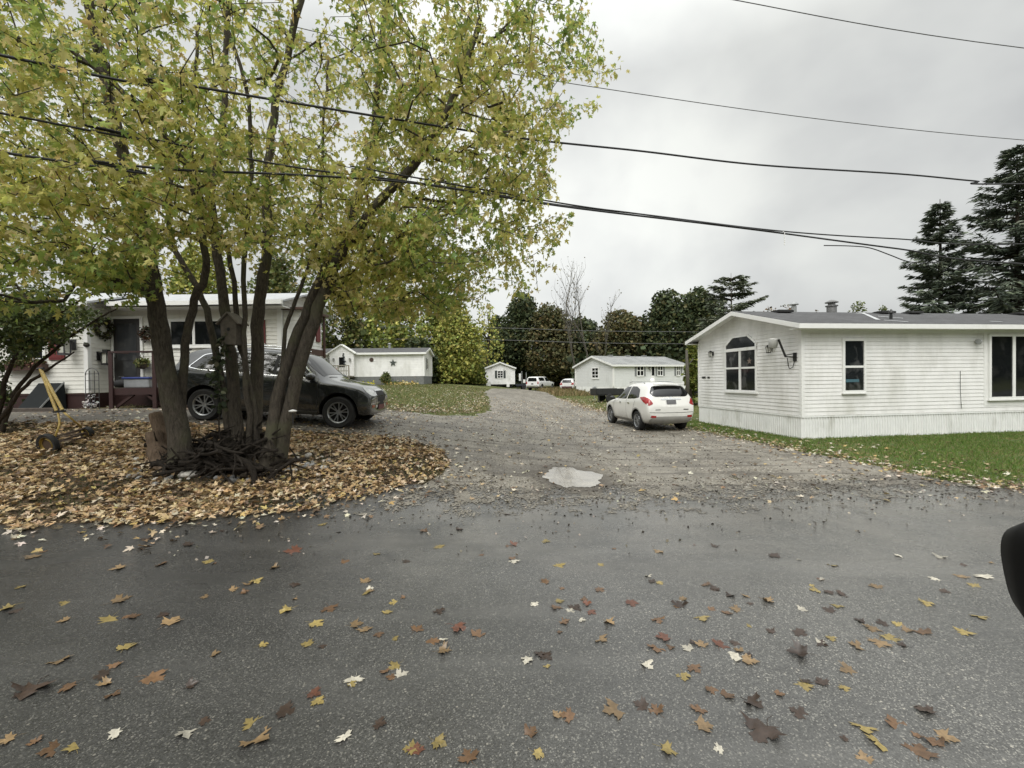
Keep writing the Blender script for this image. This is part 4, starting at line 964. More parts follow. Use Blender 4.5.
# little hanging star in the pane
m = MB(MG_); su, sz = hit(750, 361, MG_); m.prism([(su+math.sin(2*PI*k/10)*(.12 if k % 2 == 0 else .05), sz+math.cos(2*PI*k/10)*(.12 if k % 2 == 0 else .05)) for k in range(10)], .0235, .027, lambda u, v, dd: (u, dd, v)); m.build('star_ornament', mat('ornament_brown', (.16, .12, .10), .6), f)
for px_, py_ in ((713.5, 354), (772, 349)): u, z = hit(px_, py_, MG_); lantern(rh, MG_, u, z, .85)
m = MB(MG_)
for a, b in ((702.5, 706), (708, 710)): u0, z = hit(a, 377.5, MG_); u1, _ = hit(b, 377.5, MG_); m.b2((u0, .012, z-.035), (u1, .022, z+.035))
m.build('address_plaque', BLK, rh)
# dish on its arm
u, z = hit(795.5, 357, MG_); du, dz = hit(784, 343, MG_)
m = MB(MG_); m.b2((u-.06, .01, z-.12), (u+.06, .03, z+.12)); m.bar((u, .03, z), (u-.18, .16, z+.02), .035); m.bar((u-.18, .16, z+.02), (du+.30, .42, dz+.08), .04); m.bar((u, .02, z+.1), (u-.2, .17, z+.05), .02)
m.tube([(u, .03, z-.1), (u-.03, .06, z-.28), (u-.12, .08, z-.33), (u-.18, .07, z-.26), (u-.16, .12, z-.02)], .012, 5)
dish = m.build('satellite_dish', BLK, rh)
mm = MB(MG_); cM = Matrix.Translation((du+.12, .44, dz-.02)) @ Matrix.Rotation(R(14), 4, 'Y')
mm.lathe([(.03, -.13), (.09, -.13), (.115, -.10), (.12, .10), (.11, .13), (.03, .15)], 20, cM)
for q in (-.07, .07): mm.lathe([(.03, -.23), (.035, -.22), (.035, -.12)], 10, cM @ Matrix.Translation((q, 0, 0)))
mm.build('dish_head', mat('dish_grey', (.42, .42, .40), .4, var=.1), dish, smooth=50)
# windows of the long wall
u0, z1 = hit(841.5, 338.5, MF); u1, z0 = hit(865, 392.5, MF); f = window(rh, MF, u0, u1, z0, z1, hm=(.48,), fw=.07, mull=.06)
m = MB(MF); uu, zz = hit(852, 381, MF); m.b2((uu-.22, .024, zz-.03), (uu+.2, .0265, zz+.05)); m.build('blue_item', mat('pale_blue', (.05, .12, .15), .6), f)
u0, z1 = hit(987, 334, MF); z0 = hit(987, 399.5, MF)[1]; u1 = u0+2.75; um = hit(1012, 366, MF)[0]
m = MB(MF); m.b2((hit(983.5, 360, MF)[0], .001, hit(984, 406, MF)[1]), (u1+.25, .016, ZE-.1)); m.build('trim_panel', TRIM, rh)
window(rh, MF, u0, u1, z0, z1, vm=((um-u0)/(u1-u0), 1-(um-u0)/(u1-u0)), fw=.075, mull=.10, glass=GLASSD, out=.065)
# lamp by the big window, cable stub
u, z = hit(979, 341, MF); m = MB(MF); m.b2((u-.06, .012, z-.06), (u+.06, .03, z+.06)); m.bar((u, .03, z), (u-.05, .1, z+.02), .03); m.lathe([(.025, 0), (.075, .08), (.085, .12)], 12, Matrix.Translation((u-.07, .11, z+.02)) @ Matrix.Rotation(R(-115), 4, 'Y')); m.build('flood_lamp', GALV, rh)
u, z = hit(959.5, 371, MF); u2, z2 = hit(960.5, 409, MF); m = MB(MF); m.tube([(u, .022, z), (u, .024, (z+z2)/2), (u2, .026, z2+.02)], .006, 5); m.build('cable', BLK, rh)
# ------------------------------------------------------------------ middle grey-white home
def simple_home(name, label, C, ang, L, Wd, zs, ze, rise, wall, roof, skirt, g0, group='white mobile homes'):
    o = thing(name, label, 'house', (C[0], C[1], g0), ang, group)
    m = MB(wallM((0, 0), 0)); siding(m, 0, L, zs, ze, .16); m.M = wallM((0, Wd), -PI/2)
    lim = lambda z: (0, Wd) if z <= ze else ((z-ze)/rise*Wd/2, Wd-(z-ze)/rise*Wd/2)
    siding(m, 0, Wd, zs, ze+rise-.02, .16, lim=lim)
    m.M = wallM((L, 0), PI/2); siding(m, 0, Wd, zs, ze+rise-.02, .16, lim=lim); m.M = None; m.b2((.02, Wd-.02, zs), (L-.02, Wd, ze)); m.build('wall', wall, o)
    m = MB(wallM((0, 0), 0)); skirting(m, 0, L, -.2, zs, .2); m.M = wallM((0, Wd), -PI/2); skirting(m, 0, Wd, -.2, zs, .2); m.M = wallM((L, 0), PI/2); skirting(m, 0, Wd, -.2, zs, .2)
    if skirt: m.build('skirting', skirt, o)
    for x, y in ((0, 0), (0, Wd), (L, 0), (L, Wd)): m = MB(); m.box((x, y, (zs+ze)/2), (.16, .16, ze-zs)); m.build('corner_trim', TRIM, o)
    gable_roof(o, -.25, L+.25, -.25, Wd+.25, Wd/2, ze+.07-rise*.5/Wd, ze+rise+.07, roof, fascia=.18)
    return o
a_ = at(613.5, 394, 43); b_ = at(576, 392, 49.0); wd = math.hypot(b_.x-a_.x, b_.y-a_.y); ang = math.atan2(b_.y-a_.y, b_.x-a_.x)-PI/2
g0 = gz(a_.x, a_.y); zt_ = at(613, 364.5, 43).z-g0
mh = simple_home('mobile_home', 'grey-white mobile home with pale grey roof behind the white car', (a_.x, a_.y), ang, 9.6, wd, .75, zt_, .95, SIDING3, ROOFG, SKIRT, g0)
MW = wallM((0, wd), -PI/2); window(mh, MW, wd*.46, wd*.46+1.25, 1.55, 2.75, vm=(.5,), hm=(.33, .66), fw=.12, mull=.07, glass=GLASSD)
MW = wallM((0, 0), 0)
for u, ww in ((2.9, .9), (5.6, .75), (8.2, .55)): window(mh, MW, u, u+ww, 1.75, 2.9, vm=(.5,), hm=(.5,), fw=.08, mull=.09, glass=GLASSD, shutters=mat('grey_shutter', (.22, .23, .23), .6), shw=.22)
m = MB(MW); m.b2((4.75, .01, .9), (5.25, .05, 2.85)); f = m.build('door', TRIM, mh); m = MB(MW); m.b2((4.82, .05, 1.8), (5.18, .055, 2.7)); m.build('pane', GLASSD, f); m = MB(MW); m.ball((5.2, .07, 1.75), .04); m.build('handle', GALV, f)
m = MB()
for x in (2.2, 4.5, 6.8): m.box((x, wd/2, zt_+.95+.13), (.5, .3, .12))
m.build('roof_vent', GALV, mh)
lantern(mh, MW, 4.5, 2.55, 1.2)
m = MB(MW); m.ball((4.55, .4, 1.2), (.28, .28, .34), 10, 8); m.build('white_ornament', TRIM, mh, smooth=180)
# ------------------------------------------------------------------ small end-on home in the centre
zc = 62; a_ = at(514.5, 386, zc); b_ = at(486, 386, zc); g0 = gz((a_.x+b_.x)/2, zc); wd = a_.x-b_.x; fl = at(500, 384.3, zc).z-g0; ev = at(500, 367.6, zc).z-g0
# gable faces the camera: the local gable side is -x, so turn by 90 degrees; the home's length runs away from the camera
ch = simple_home('mobile_home', 'small white home end-on to the lane, raised on blocks', (a_.x, zc), PI/2, 11, wd, fl, ev, .75, SIDING, ROOFG, None, g0)
MW = wallM((0, wd), -PI/2); window(ch, MW, wd*.40, wd*.40+.85, fl+.85, fl+1.95, vm=(.5,), hm=(.33, .66), fw=.08, mull=.06, glass=GLASSD, shutters=DGREEN, shw=.3)
m = MB()
for y in (.5, wd/2, wd-.5):
    for x in (.5, 4, 8): m.box((x, y, fl/2-.1), (.4, .4, fl+.16))
m.box((5.5, wd/2, fl-.12), (10.6, wd-.6, .2)); m.build('pier', BLK, ch)
m = MB(); m.box((-.7, wd-.4, .35), (1.0, .6, .62)); m.box((-.8, wd+.6, .55), (.9, 1.6, .12)); m.box((-.8, wd+1.2, .25), (.12, .12, .5)); m.build('entry_step', TRIM, ch)
m = MB(); m.box((-.4, .9, .2), (.5, .4, .4)); m.build('entry_step', TRIM, ch)
# ------------------------------------------------------------------ long white home with the star
Yf = 42; a_ = at(424, 384.5, Yf); b_ = at(429.5, 383.5, 47.0); g0 = gz(a_.x, Yf)-.02
ang = R(2.0); L = 13.5; wd = 5.0
ev = at(424, 352.3, Yf).z-g0; zs = at(424, 376, Yf).z-g0
sh2 = simple_home('mobile_home', 'long white home with dark star and gabled porch across the far lawn', (a_.x-L*math.cos(ang), a_.y-L*math.sin(ang)), ang, L, wd, zs, ev, .55, SIDING, ROOF, GREYSK, g0)
def sx(px_): return L+(at(px_, 370, Yf).x-a_.x)/math.cos(ang)
def szz(py_): return at(400, py_, Yf).z-g0
MW = wallM((0, 0), 0)
def star(u, z, r): return [(u+math.sin(2*PI*k/10)*(r if k % 2 == 0 else r*.4), z+math.cos(2*PI*k/10)*(r if k % 2 == 0 else r*.4)) for k in range(10)]
m = MB(MW); m.prism(star(sx(393.5), szz(362.8), .36), .015, .07, lambda u, v, d: (u, d, v)); m.build('barn_star', mat('star_metal', (.05, .06, .055), .5), sh2)
m = MB(MW); m.lathe([(.02, 0), (.2, .0), (.2, .04), (.02, .05)], 16, Matrix.Translation((sx(372.3), .015, szz(359.5))) @ Matrix.Rotation(R(-90), 4, 'X')); m.build('wall_disc', mat('disc_brown', (.06, .035, .028), .5), sh2)
# porch gable
u0, u1 = sx(333), sx(356.5); zp = szz(353); m = MB(MW); siding(m, u0, u1, zs, zp, .16); lim = lambda z: (u0+(z-zp)/.75*(u1-u0)/2, u1-(z-zp)/.75*(u1-u0)/2)
mm_ = MB(MW); 
m.v = [(x, y-.5, z) for x, y, z in m.v]; siding(mm_, u0, u1, zp, zp+.73, .16, lim=lim); mm_.v = [(x, y-.5, z) for x, y, z in mm_.v]; m.v = m.v+mm_.v if False else m.v
for q in (mm_,): n_ = len(m.v); m.v += q.v; m.f += [tuple(i+n_ for i in f_) for f_ in q.f]; m.mi += q.mi
m.b2((u0, -.0, zs), (u0+.04, .5, zp)); m.b2((u1-.04, 0, zs), (u1, .5, zp)); m.build('porch_gable', SIDING, sh2)
m = MB(MW); uc = (u0+u1)/2
for a, b in (((u0-.2, zp-.05), (uc, zp+.8)), ((u1+.2, zp-.05), (uc, zp+.8))): m.bar((a[0], .3, a[1]), (b[0], .3, b[1]), .10, .75, up=(0, 1, 0))
m.v = [(x, y, z) for x, y, z in m.v]; m.build('porch_roof', TRIM, sh2)
MP = MW @ Matrix.Translation((0, .5, 0))
du0, du1 = sx(341.5), sx(348.5); m = MB(MP); m.b2((du0, .01, zs+.1), (du1, .05, szz(356.5))); f = m.build('door', TRIM, sh2); m = MB(MP); m.b2((du0+.08, .05, zs+.9), (du1-.08, .056, szz(357))); m.build('pane', GLASSD, f); m = MB(MP); m.ball((du1-.06, .08, zs+1), .045); m.build('handle', BLK, f)
for px_ in (337.3, 353): lantern(sh2, MP, sx(px_), szz(359.5), 1.0)
m = MB(MP)
for a, b in (((347, 353), (346, 356)), ((346, 356), (348, 357)), ((347.5, 357.5), (346.5, 360)), ((346.5, 360), (349, 361)), ((348.5, 361), (347, 363.5)), ((347, 363.5), (349, 364.5))): m.bar((sx(a[0]), .07, szz(a[1])), (sx(b[0]), .07, szz(b[1])), .08)
m.build('hanging_ornament', mat('ornament_dark', (.04, .045, .05), .6), sh2)
window(sh2, MW, sx(322.5), sx(330), szz(368), szz(357.5), vm=(.33, .66), hm=(.33, .66), fw=.08, mull=.06, glass=glass_mat('grey_glass', (.1, .11, .11), .1), shutters=DGREEN, shw=.2)
MWR = wallM((L, 0), PI/2); window(sh2, MWR, 1.6, 2.4, szz(369.5), szz(357.5), hm=(.5,), fw=.09, glass=GLASSD, shutters=DGREEN, shw=.2)
vent_pipe(sh2, (sx(384), wd/2, ev+.6), .35, .13)
# deck of that home
dp = thing('porch_deck', 'small raised deck with railing and bunting at the star home', 'deck', (a_.x-L*math.cos(ang), a_.y-L*math.sin(ang), g0), ang)
m = MB(MW); A0, A1 = sx(318), sx(357); m.b2((A0, .52, zs-.05), (A1, 2.2, zs+.08)); m.build('floor', mat('weathered_wood', (.17, .15, .12), .8, var=.25), dp)
m = MB(MW)
for k in range(5): u = A0+(A1-A0)*k/4; m.b2((u-.05, 2.05, -.1), (u+.05, 2.15, zs+1.05))
m.b2((A0, 2.04, zs+.98), (A1, 2.16, zs+1.06)); m.b2((A0, 2.06, zs+.5), (A1, 2.14, zs+.56))
for k in range(int((A1-A0)/.14)): m.b2((A0+k*.14, 2.08, zs+.1), (A0+k*.14+.035, 2.12, zs+.98))
m.build('railing', mat('weathered_wood2', (.28, .26, .22), .8, var=.25), dp)
def bunting_mat():
    m, t, p = newmat('bunting'); at_ = t.new('ShaderNodeAttribute', attribute_name='leafcol').outputs['Color']; t.ln(at_, p.inputs['Base Color']); p.inputs['Roughness'].default_value = .8; return m
bt = thing('bunting', 'red, white and blue half-round bunting on the far deck railing', 'bunting', (a_.x-L*math.cos(ang), a_.y-L*math.sin(ang), g0), ang)
bu, bz = sx(337.5), szz(368.5)
for r0_, r1_, c_, nm in ((0, .28, (.10, .11, .30), 'blue_centre'), (.28, .58, (.65, .62, .58), 'white_band'), (.58, .85, (.42, .05, .06), 'red_band')):
    m = MB(MW); n = 14; vs = []; fs_ = []
    for i in range(n+1):
        a = PI+PI*i/n; pl_ = .02*(i % 2)
        for r_ in (r0_, r1_): vs.append((bu+math.cos(a)*r_, 2.19+pl_, bz+math.sin(a)*r_*.85))
    for i in range(n): fs_.append((2*i, 2*i+1, 2*i+3, 2*i+2))
    m.add(vs, fs_); m.build(nm, mat('bunting_'+nm, c_, .8), bt)
# flower bed in front of the star home
for i, (xa, xb, c_) in enumerate(((362, 381, (.50, .46, .05)), (389, 418, (.52, .38, .14)))):
    P = []
    for k in range(520):
        q = ground(rnd.uniform(xa, xb), 384.9); P.append((q.x, rnd.uniform(40.6, 41.6), g0+abs(rnd.gauss(0, .16))))
    P = np.array(P); N = len(P); Xa, Ya = rand_axes(N, -.3)
    instances('flower_bed', QUAD, P, Xa, Ya, rng.uniform(.06, .16, N), palette(N, [c_, (.08, .12, .03), (.6, .55, .3)], [4, 3, 1]), FARL, kind='stuff')
x_ = at(386, 380, 41.2).x; far_tree('garden_bush', 'small round green bush between two flower patches by the star home', x_, 41.2, 1.25, 1.1, MG, (3, 4, 1, 1), n=700, base=.1, size=.12, trunk=False, cat='bush')
# ------------------------------------------------------------------ left white house on the bank
YD, YL = 14.1, 13.3                      # door wall, projecting wing wall
g0 = gz(-12, 14)
LH = thing('ranch_house', 'white house with dark red shutters and a deck, behind the maple', 'house', (-12.8, YD, g0))
def loc(M): return Matrix.Translation((12.8, -YD, -g0)) @ M
zS = at(88, 393, YL).z; zE = at(255, 301, YD-.45).z; XR = at(281, 350, YD).x
WD = loc(wallM((0, YD), 0)); WL = loc(wallM((0, YL), 0))
WS = loc(wallM((-12.8, 0), PI/2))        # short side of the wing, faces +x
m = MB(WD); siding(m, -12.8, XR, zS, zE, .125); m.M = WL; siding(m, -21, -12.8, zS, zE, .125); m.M = WS; siding(m, YL, YD, zS, zE, .125)
WE = loc(wallM((XR, 0), PI/2)); m.M = WE; lim = lambda z: (YD, YD+3) if z <= zE else (YD+(z-zE)/.55*1.5, YD+3-(z-zE)/.55*1.5)
siding(m, YD, YD+3, zS, zE+.5, .125, lim=lim)
m.M = loc(Matrix()); m.b2((-21, YD+2.98, zS), (XR, YD+3, zE)); m.build('wall', SIDING2, LH)
m = MB(WD); m.b2((-12.8, -.05, .6), (XR, -.01, zS+.01)); m.M = WL; m.b2((-21, -.06, .6), (-12.8, .015, zS-.02)); m.b2((-21, -.06, zS-.06), (-12.79, .035, zS-.004)); m.M = WS; m.b2((YL, -.05, .6), (YD, .012, zS-.004)); m.M = WE; m.b2((YD, -.05, .6), (YD+3, .01, zS-.004)); m.build('skirting', REDW, LH)
m = MB(loc(Matrix())); m.b2((-12.9, YL-.03, zS), (-12.775, YL+.09, zE)); m.build('corner_trim', TRIM, LH); m = MB(loc(Matrix())); m.b2((XR-.10, YD-.03, zS), (XR+.03, YD+.10, zE)); m.build('corner_trim', TRIM, LH)
LM = loc(Matrix())
# roofs (wing gable and main slope) with gutters
m = MB(LM); e0 = YD-.5; yr = YD+1.5; zr = zE+.62; ze = zE+.02
def slab4(m, q, th=.06):
    q = [Vector(p) for p in q]; m.add(q+[p-Vector((0, 0, th)) for p in q], [(0, 1, 2, 3), (4, 7, 6, 5), (0, 4, 5, 1), (1, 5, 6, 2), (2, 6, 7, 3), (3, 7, 4, 0)])
slab4(m, [(-21.4, e0, ze), (XR+.35, e0, ze), (XR+.35, yr, zr), (-21.4, yr, zr)]); slab4(m, [(-21.4, yr, zr), (XR+.35, yr, zr), (XR+.35, YD+3.4, ze), (-21.4, YD+3.4, ze)])
slab4(m, [(-21.4, YL-.4, ze-.10), (-12.4, YL-.4, ze-.10), (-12.4, yr-.3, zr+.02), (-21.4, yr-.3, zr+.02)])
m.build('roof', GREYM, LH)
m = MB(LM); m.b2((-12.39, e0-.11, ze-.14), (XR+.35, e0-.003, ze-.01)); m.b2((-21.4, YL-.51, ze-.24), (-12.4, YL-.403, ze-.11)); m.b2((-12.35, e0, ze-.20), (XR+.33, YD, ze-.17)); m.build('gutter', TRIM, LH)
# door, windows
X = lambda px_, Y: at(px_, 370, Y).x
Z = lambda px_, py_, Y: at(px_, py_, Y).z
u0, u1 = X(115.5, YD), X(142, YD); zf = Z(128, 387, YD); zt = Z(128, 319, YD)
m = MB(WD); m.b2((u0-.08, .01, zf), (u0, .06, zt+.08)); m.b2((u1, .01, zf), (u1+.08, .06, zt+.08)); m.b2((u0, .01, zt), (u1, .058, zt+.08)); m.build('door_frame', TRIM, LH)
m = MB(WD); m.b2((u0, .012, zf), (u1, .045, zt)); f = m.build('door', mat('storm_door', (.03, .028, .028), .5), LH)
m = MB(WD); m.b2((u0+.12, .044, zf+.85), (u1-.12, .05, zt-.15)); m.b2((u0+.3, .05, zf+.35), (u1-.14, .053, zf+.82)); m.build('pane', glass_mat('storm_glass', (.04, .042, .045), .1), f)
m = MB(WD); m.bar((u0+.07, .09, zf+.95), (u0+.07, .09, zf+1.1), .03); m.build('handle', GALV, f)
window(LH, WD, X(170, YD), X(238, YD), Z(200, 347, YD), Z(200, 319, YD), vm=(.37,), fw=.08, mull=.08, glass=GLASSD, label='wide two-light window behind the maple trunks')
m = MB(WD); a, b = X(255.5, YD), X(266.5, YD); z0, z1 = Z(260, 347, YD), Z(260, 320, YD); m.b2((a, .01, z0), (b, .05, z1))
for k in range(9): m.b2((a+.05, .045, z0+.08+k*.085), (b-.05, .058, z0+.13+k*.085))
m.build('shutter', SHUT, LH)
window(LH, WL, X(10, YL), X(47, YL), Z(30, 361, YL), Z(30, 318, YL), vm=(.5,), hm=(.5,), fw=.08, glass=GLASSD)
m = MB(WL); a, b = X(50.5, YL), X(66, YL); z0, z1 = Z(60, 360, YL), Z(60, 318, YL); m.b2((a, .012, z0), (b, .05, z1)); m.b2((a+.06, .048, z0+.06), (b-.06, .058, (z0+z1)/2-.03)); m.b2((a+.06, .048, (z0+z1)/2+.03), (b-.06, .058, z1-.06)); m.build('shutter', SHUT, LH)
# cantilevered end bay with brown base
bx0, bx1 = XR+.031, at(321, 350, YD+1.7).x; by0, by1 = YD+.12, YD+1.75; bz0, bz1 = Z(320, 354, by1), Z(320, 317, by1)
m = MB(loc(wallM((0, by0), 0))); siding(m, bx0, bx1, bz0+.12, bz1, .125); m.M = loc(wallM((bx1, 0), PI/2)); siding(m, by0, by1, bz0+.12, bz1, .125); m.M = LM; m.b2((bx0, by0+.01, bz0+.1), (bx1-.01, by1, bz1)); bay = m.build('bay', SIDING, LH)
m = MB(LM); m.b2((bx0, by0-.03, bz0-.08), (bx1+.04, by1+.05, bz0+.13)); m.b2((bx0, by0-.15, bz1), (bx1+.2, by1+.2, bz1+.07)); m.tube([(bx1+.06, by1+.09, bz1+.05), (bx1+.06, by1+.09, bz0-.15)], .045, 6)
m.bar((XR, by0+.1, bz0-.55), (bx1-.1, by0+.1, bz0-.08), .08); m.bar((XR, by1-.1, bz0-.55), (bx1-.1, by1-.1, bz0-.08), .08); m.build('bay_trim', BROWNT, bay)
BE = loc(wallM((bx1, 0), PI/2)); window(LH, BE, by0+.3, by0+1.0, bz0+.55, bz1-.2, vm=(.5,), fw=.07, glass=GLASSD)
m = MB(BE); m.b2((by0+1.15, .012, bz0+.4), (by0+1.45, .05, bz1-.15)); m.build('shutter', SHUT, LH)
# wall lanterns
lantern(LH, WL, X(74, YL), Z(74, 346, YL), 2.0, mat('pewter', (.045, .045, .05), .5))
lantern(LH, WS, YL+.35, Z(98, 357, 13.6), 1.7)
m = MB(WL); m.ball((X(88.6, YL), .05, Z(88, 345, YL)), .075, 8, 6); m.build('porch_light', mat('dark_bronze', (.03, .025, .02), .5), LH, smooth=180)
# deck
DY0, DY1 = 12.95, YD-.05; dx0, dx1 = X(111.5, DY0), -10.15; dz = zf-.02
gd = gz((dx0+dx1)/2, 13.4)
dk = thing('entry_deck', 'dark red wooden entry deck with railing at the left house door', 'deck', ((dx0+dx1)/2, 13.5, gd))
DM = Matrix.Translation(-dk.location)
m = MB(DM)
for k in range(8): m.b2((dx0, DY0+k*.138, dz-.04), (dx1, DY0+k*.138+.130, dz))
m.build('floor', REDW, dk)
m = MB(DM); m.b2((dx0, DY0-.05, dz-.20), (dx1, DY0-.003, dz-.01)); m.b2((dx0-.01, DY0, dz-.2), (dx0+.04, DY1, dz-.042)); m.b2((dx1-.04, DY0, dz-.2), (dx1, DY1, dz-.042)); m.bar((dx0+.12, DY0+.02, gd+.05), (dx0+.62, DY0+.02, dz-.2), .07); m.bar((dx1-.12, DY0+.02, gd+.05), (dx1-.62, DY0+.02, dz-.2), .07); m.build('frame', REDW, dk)
for x in (dx0+.05, X(156.5, DY0)):
    m = MB(DM); m.b2((x-.055, DY0-.10, gz(x, DY0)-.1), (x+.055, DY0-.004-.048, dz+1.03)); m.build('post', REDW, dk)
m = MB(DM); m.b2((dx0, DY0-.11, dz+1.032), (dx1-.2, DY0-.02, dz+1.08)); m.b2((dx0, DY0, dz+1.03), (dx0+.08, DY1-.6, dz+1.078))
m.build('railing', REDW, dk)
m = MB(); m.b2((-.38, -.22, 0), (.38, .22, .26)); tb = thing('storage_tub', 'grey plastic storage tub with blue lid on the entry deck', 'tub', (X(142, 13.4), 13.4, dz+.004)); m.build('tub', mat('grey_plastic', (.26, .27, .28), .35), tb, bevel=.03); m = MB(); m.b2((-.42, -.25, .262), (.42, .25, .32)); m.build('lid', mat('blue_plastic', (.03, .05, .20), .4), tb, bevel=.02)
# black folded camp chair / bag beside the tub
bg = thing('duffel_bag', 'black bag slumped by the door on the entry deck', 'bag', (X(122, 13.5), 13.5, dz+.004)); m = MB(); m.ball((0, 0, .13), (.27, .16, .13), 14, 8, .06); m.build('body', mat('black_cloth', (.012, .012, .013), .8), bg, smooth=180); m = MB(); m.tube([(-.12, -.05, .24), (-.07, -.03, .34), (.07, -.03, .34), (.12, -.05, .24)], .014, 6); m.build('handle', BLK, bg)
# wreaths, baskets
def leafring(n, c, R_, r_, fn, cols, size, name, parent, mt_=None):
    P = []
    for k in range(n):
        a = rnd.uniform(0, 2*PI); b = rnd.uniform(0, 2*PI); q = r_*rnd.random()**.5
        P.append(fn((R_+q*math.cos(b))*math.cos(a), q*math.sin(b), (R_+q*math.cos(b))*math.sin(a)))
    P = np.array(P)+np.array(c); Xa, Ya = rand_axes(n, .2); return instances(name, LEAF_O, P, Xa, Ya, rng.uniform(size*.7, size*1.4, n), palette(n, cols, [3]*len(cols)), FARL, parent)
wr = thing('door_wreath', 'dark twig wreath hanging on the wall right of the door', 'wreath', (X(150, YD), YD-.1, Z(150, 334, YD)))
m = MB(); m.tube([(math.cos(2*PI*k/20)*.17, 0, math.sin(2*PI*k/20)*.17) for k in range(21)], .035, 6); m.build('twig_ring', BARKD, wr); leafring(220, (0, -.02, 0), .17, .07, lambda x, y, z: (x, y, z), [(.05, .04, .03), (.10, .05, .03), (.04, .05, .025)], .07, 'foliage', wr)
wr = thing('round_wreath', 'round green wreath on the side wall left of the door', 'wreath', (-12.74, YL+.25+.2, Z(102, 328, 13.7)))
m = MB(); m.tube([(0, math.cos(2*PI*k/20)*.26, math.sin(2*PI*k/20)*.26) for k in range(21)], .03, 6); m.build('twig_ring', BARKD, wr); leafring(300, (0.03, 0, 0), .25, .1, lambda x, y, z: (y, x, z), [(.06, .075, .03), (.09, .09, .03), (.05, .04, .03)], .075, 'foliage', wr)
hb = thing('hanging_basket', 'small hanging basket of plants on the wall under the twig wreath', 'basket', (X(148, YD), YD-.22, Z(148, 366, YD)))
m = MB(); m.lathe([(.06, -.1), (.14, -.05), (.17, .06), (.15, .06), (.12, -.03), (.02, -.06)], 14); m.tube([(0, .2, .42), (0, 0, .42), (0, 0, .40)], .012, 5); m.bar((-.15, 0, .06), (0, 0, .41), .008); m.bar((.15, 0, .06), (0, 0, .41), .008); m.build('basket', mat('coir', (.06, .045, .03), .9), hb)
P = ell(240, (0, 0, .10), (.2, .2, .14)); Xa, Ya = rand_axes(240, .3); instances('foliage', LEAF_O, P, Xa, Ya, rng.uniform(.05, .1, 240), palette(240, MG, [3, 3, 2, 1]), FARL, hb)
fb = thing('window_box', 'flower box of trailing plants under the left wing window', 'planter', (X(30, YL), YL-.15, Z(30, 367, YL)))
m = MB(); m.b2((-.62, -.1, -.1), (.62, .1, .08)); m.build('box', BROWNT, fb); P = ell(500, (0, -.03, .14), (.66, .16, .14)); Xa, Ya = rand_axes(500, .5); instances('foliage', LEAF_O, P, Xa, Ya, rng.uniform(.05, .11, 500), palette(500, [(.09, .10, .035), (.14, .10, .05), (.2, .09, .07)], [4, 2, 1]), FARL, fb)
tr = thing('trellis', 'white arched wire trellis with white flowers beside the deck', 'trellis', (-12.45, 13.05, gz(-12.45, 13.05)))
m = MB(); zb = 0
for x in (-.2, -.07, .07, .2): m.tube([(x, 0, 0), (x, 0, 1.0+.18*(1-abs(x)*3))], .010, 5)
m.tube([(math.cos(PI*k/10)*.2, 0, 1.0+math.sin(PI*k/10)*.22) for k in range(11)], .012, 5)
for z in (.35, .6, .85, 1.05): m.tube([(-.2, 0, z), (.2, 0, z)], .008, 4)
m.build('frame', mat('dark_wire', (.05, .05, .05), .5), tr)
P = np.concatenate([ell(60, (0, -.08, .14), (.26, .08, .12)), ell(14, (0, -.03, .4), (.15, .03, .15))]); N = len(P); Xa, Ya = rand_axes(N); instances('blossom', LEAF_O, P, Xa, Ya, rng.uniform(.05, .09, N), palette(N, [(.7, .68, .66), (.6, .6, .62)], [1, 1]), FARL, tr)
# black hatch leaning by the shrub, concrete kerb board
hp = thing('cellar_hatch', 'black sloping cellar hatch against the left wing wall', 'hatch', (X(36, 12.8), 12.8, gz(-13, 12.8)))
hz = at(36, 383, 12.9).z-hp.location.z; m = MB(); w_ = .42
m.add([(-w_-.1, -.1, 0), (w_-.25, -.1, 0), (w_, .4, hz), (-w_+.05, .4, hz), (-w_-.1, .45, 0), (w_, .45, 0)], [(0, 1, 2, 3), (0, 3, 4), (1, 5, 2), (2, 5, 4, 3), (0, 4, 5, 1)]); m.build('panel', mat('black_panel', (.010, .012, .013), .75, spec=.2), hp, bevel=.015)
m = MB(); m.bar((w_-.26, -.115, .02), (w_, .385, hz+.02), .035); m.build('edge_strip', GALV, hp)
kb = MB(); kb.b2((-2.6, -.09, 0), (1.6, .09, .13)); o = kb.build('landscape_timber', mat('old_timber', (.07, .055, .045), .85, var=.3, scale=14), None, bevel=.015); o.location = (-14.4, 12.35, gz(-14.4, 12.35)-.02); tag(o, 'long dark landscape timber edging the bed below the left wing', 'timber')
# post ornament and gazing ball beyond the dark car
px0 = X(186, 12.9); po = thing('post_ornament', 'dark pointed figure on a post just behind the dark car', 'ornament', (px0, 12.9, gz(px0, 12.9))); zz = Z(186, 364, 12.9)-po.location.z; hh = Z(186, 340, 12.9)-Z(186, 364, 12.9)
m = MB(); m.tube([(0, 0, -.1), (0, 0, zz)], .045, 8); m.build('post', REDW, po)
m = MB(); m.lathe([(.17, zz), (.14, zz+hh*.25), (.10, zz+hh*.5), (.075, zz+hh*.58), (.085, zz+hh*.68), (.06, zz+hh*.78), (.035, zz+hh*.9), (.01, zz+hh)], 14); m.bar((-.05, 0, zz+hh*.48), (.17, 0, zz+hh*.62), .05); m.build('figure', mat('dark_figure', (.014, .013, .015), .6), po, smooth=50)
px0 = X(261.5, 12.9); po = thing('gazing_ball', 'grey garden ball on a pedestal showing above the dark car roof', 'ornament', (px0, 12.9, gz(px0, 12.9))); zz = Z(261, 347, 12.9)-po.location.z
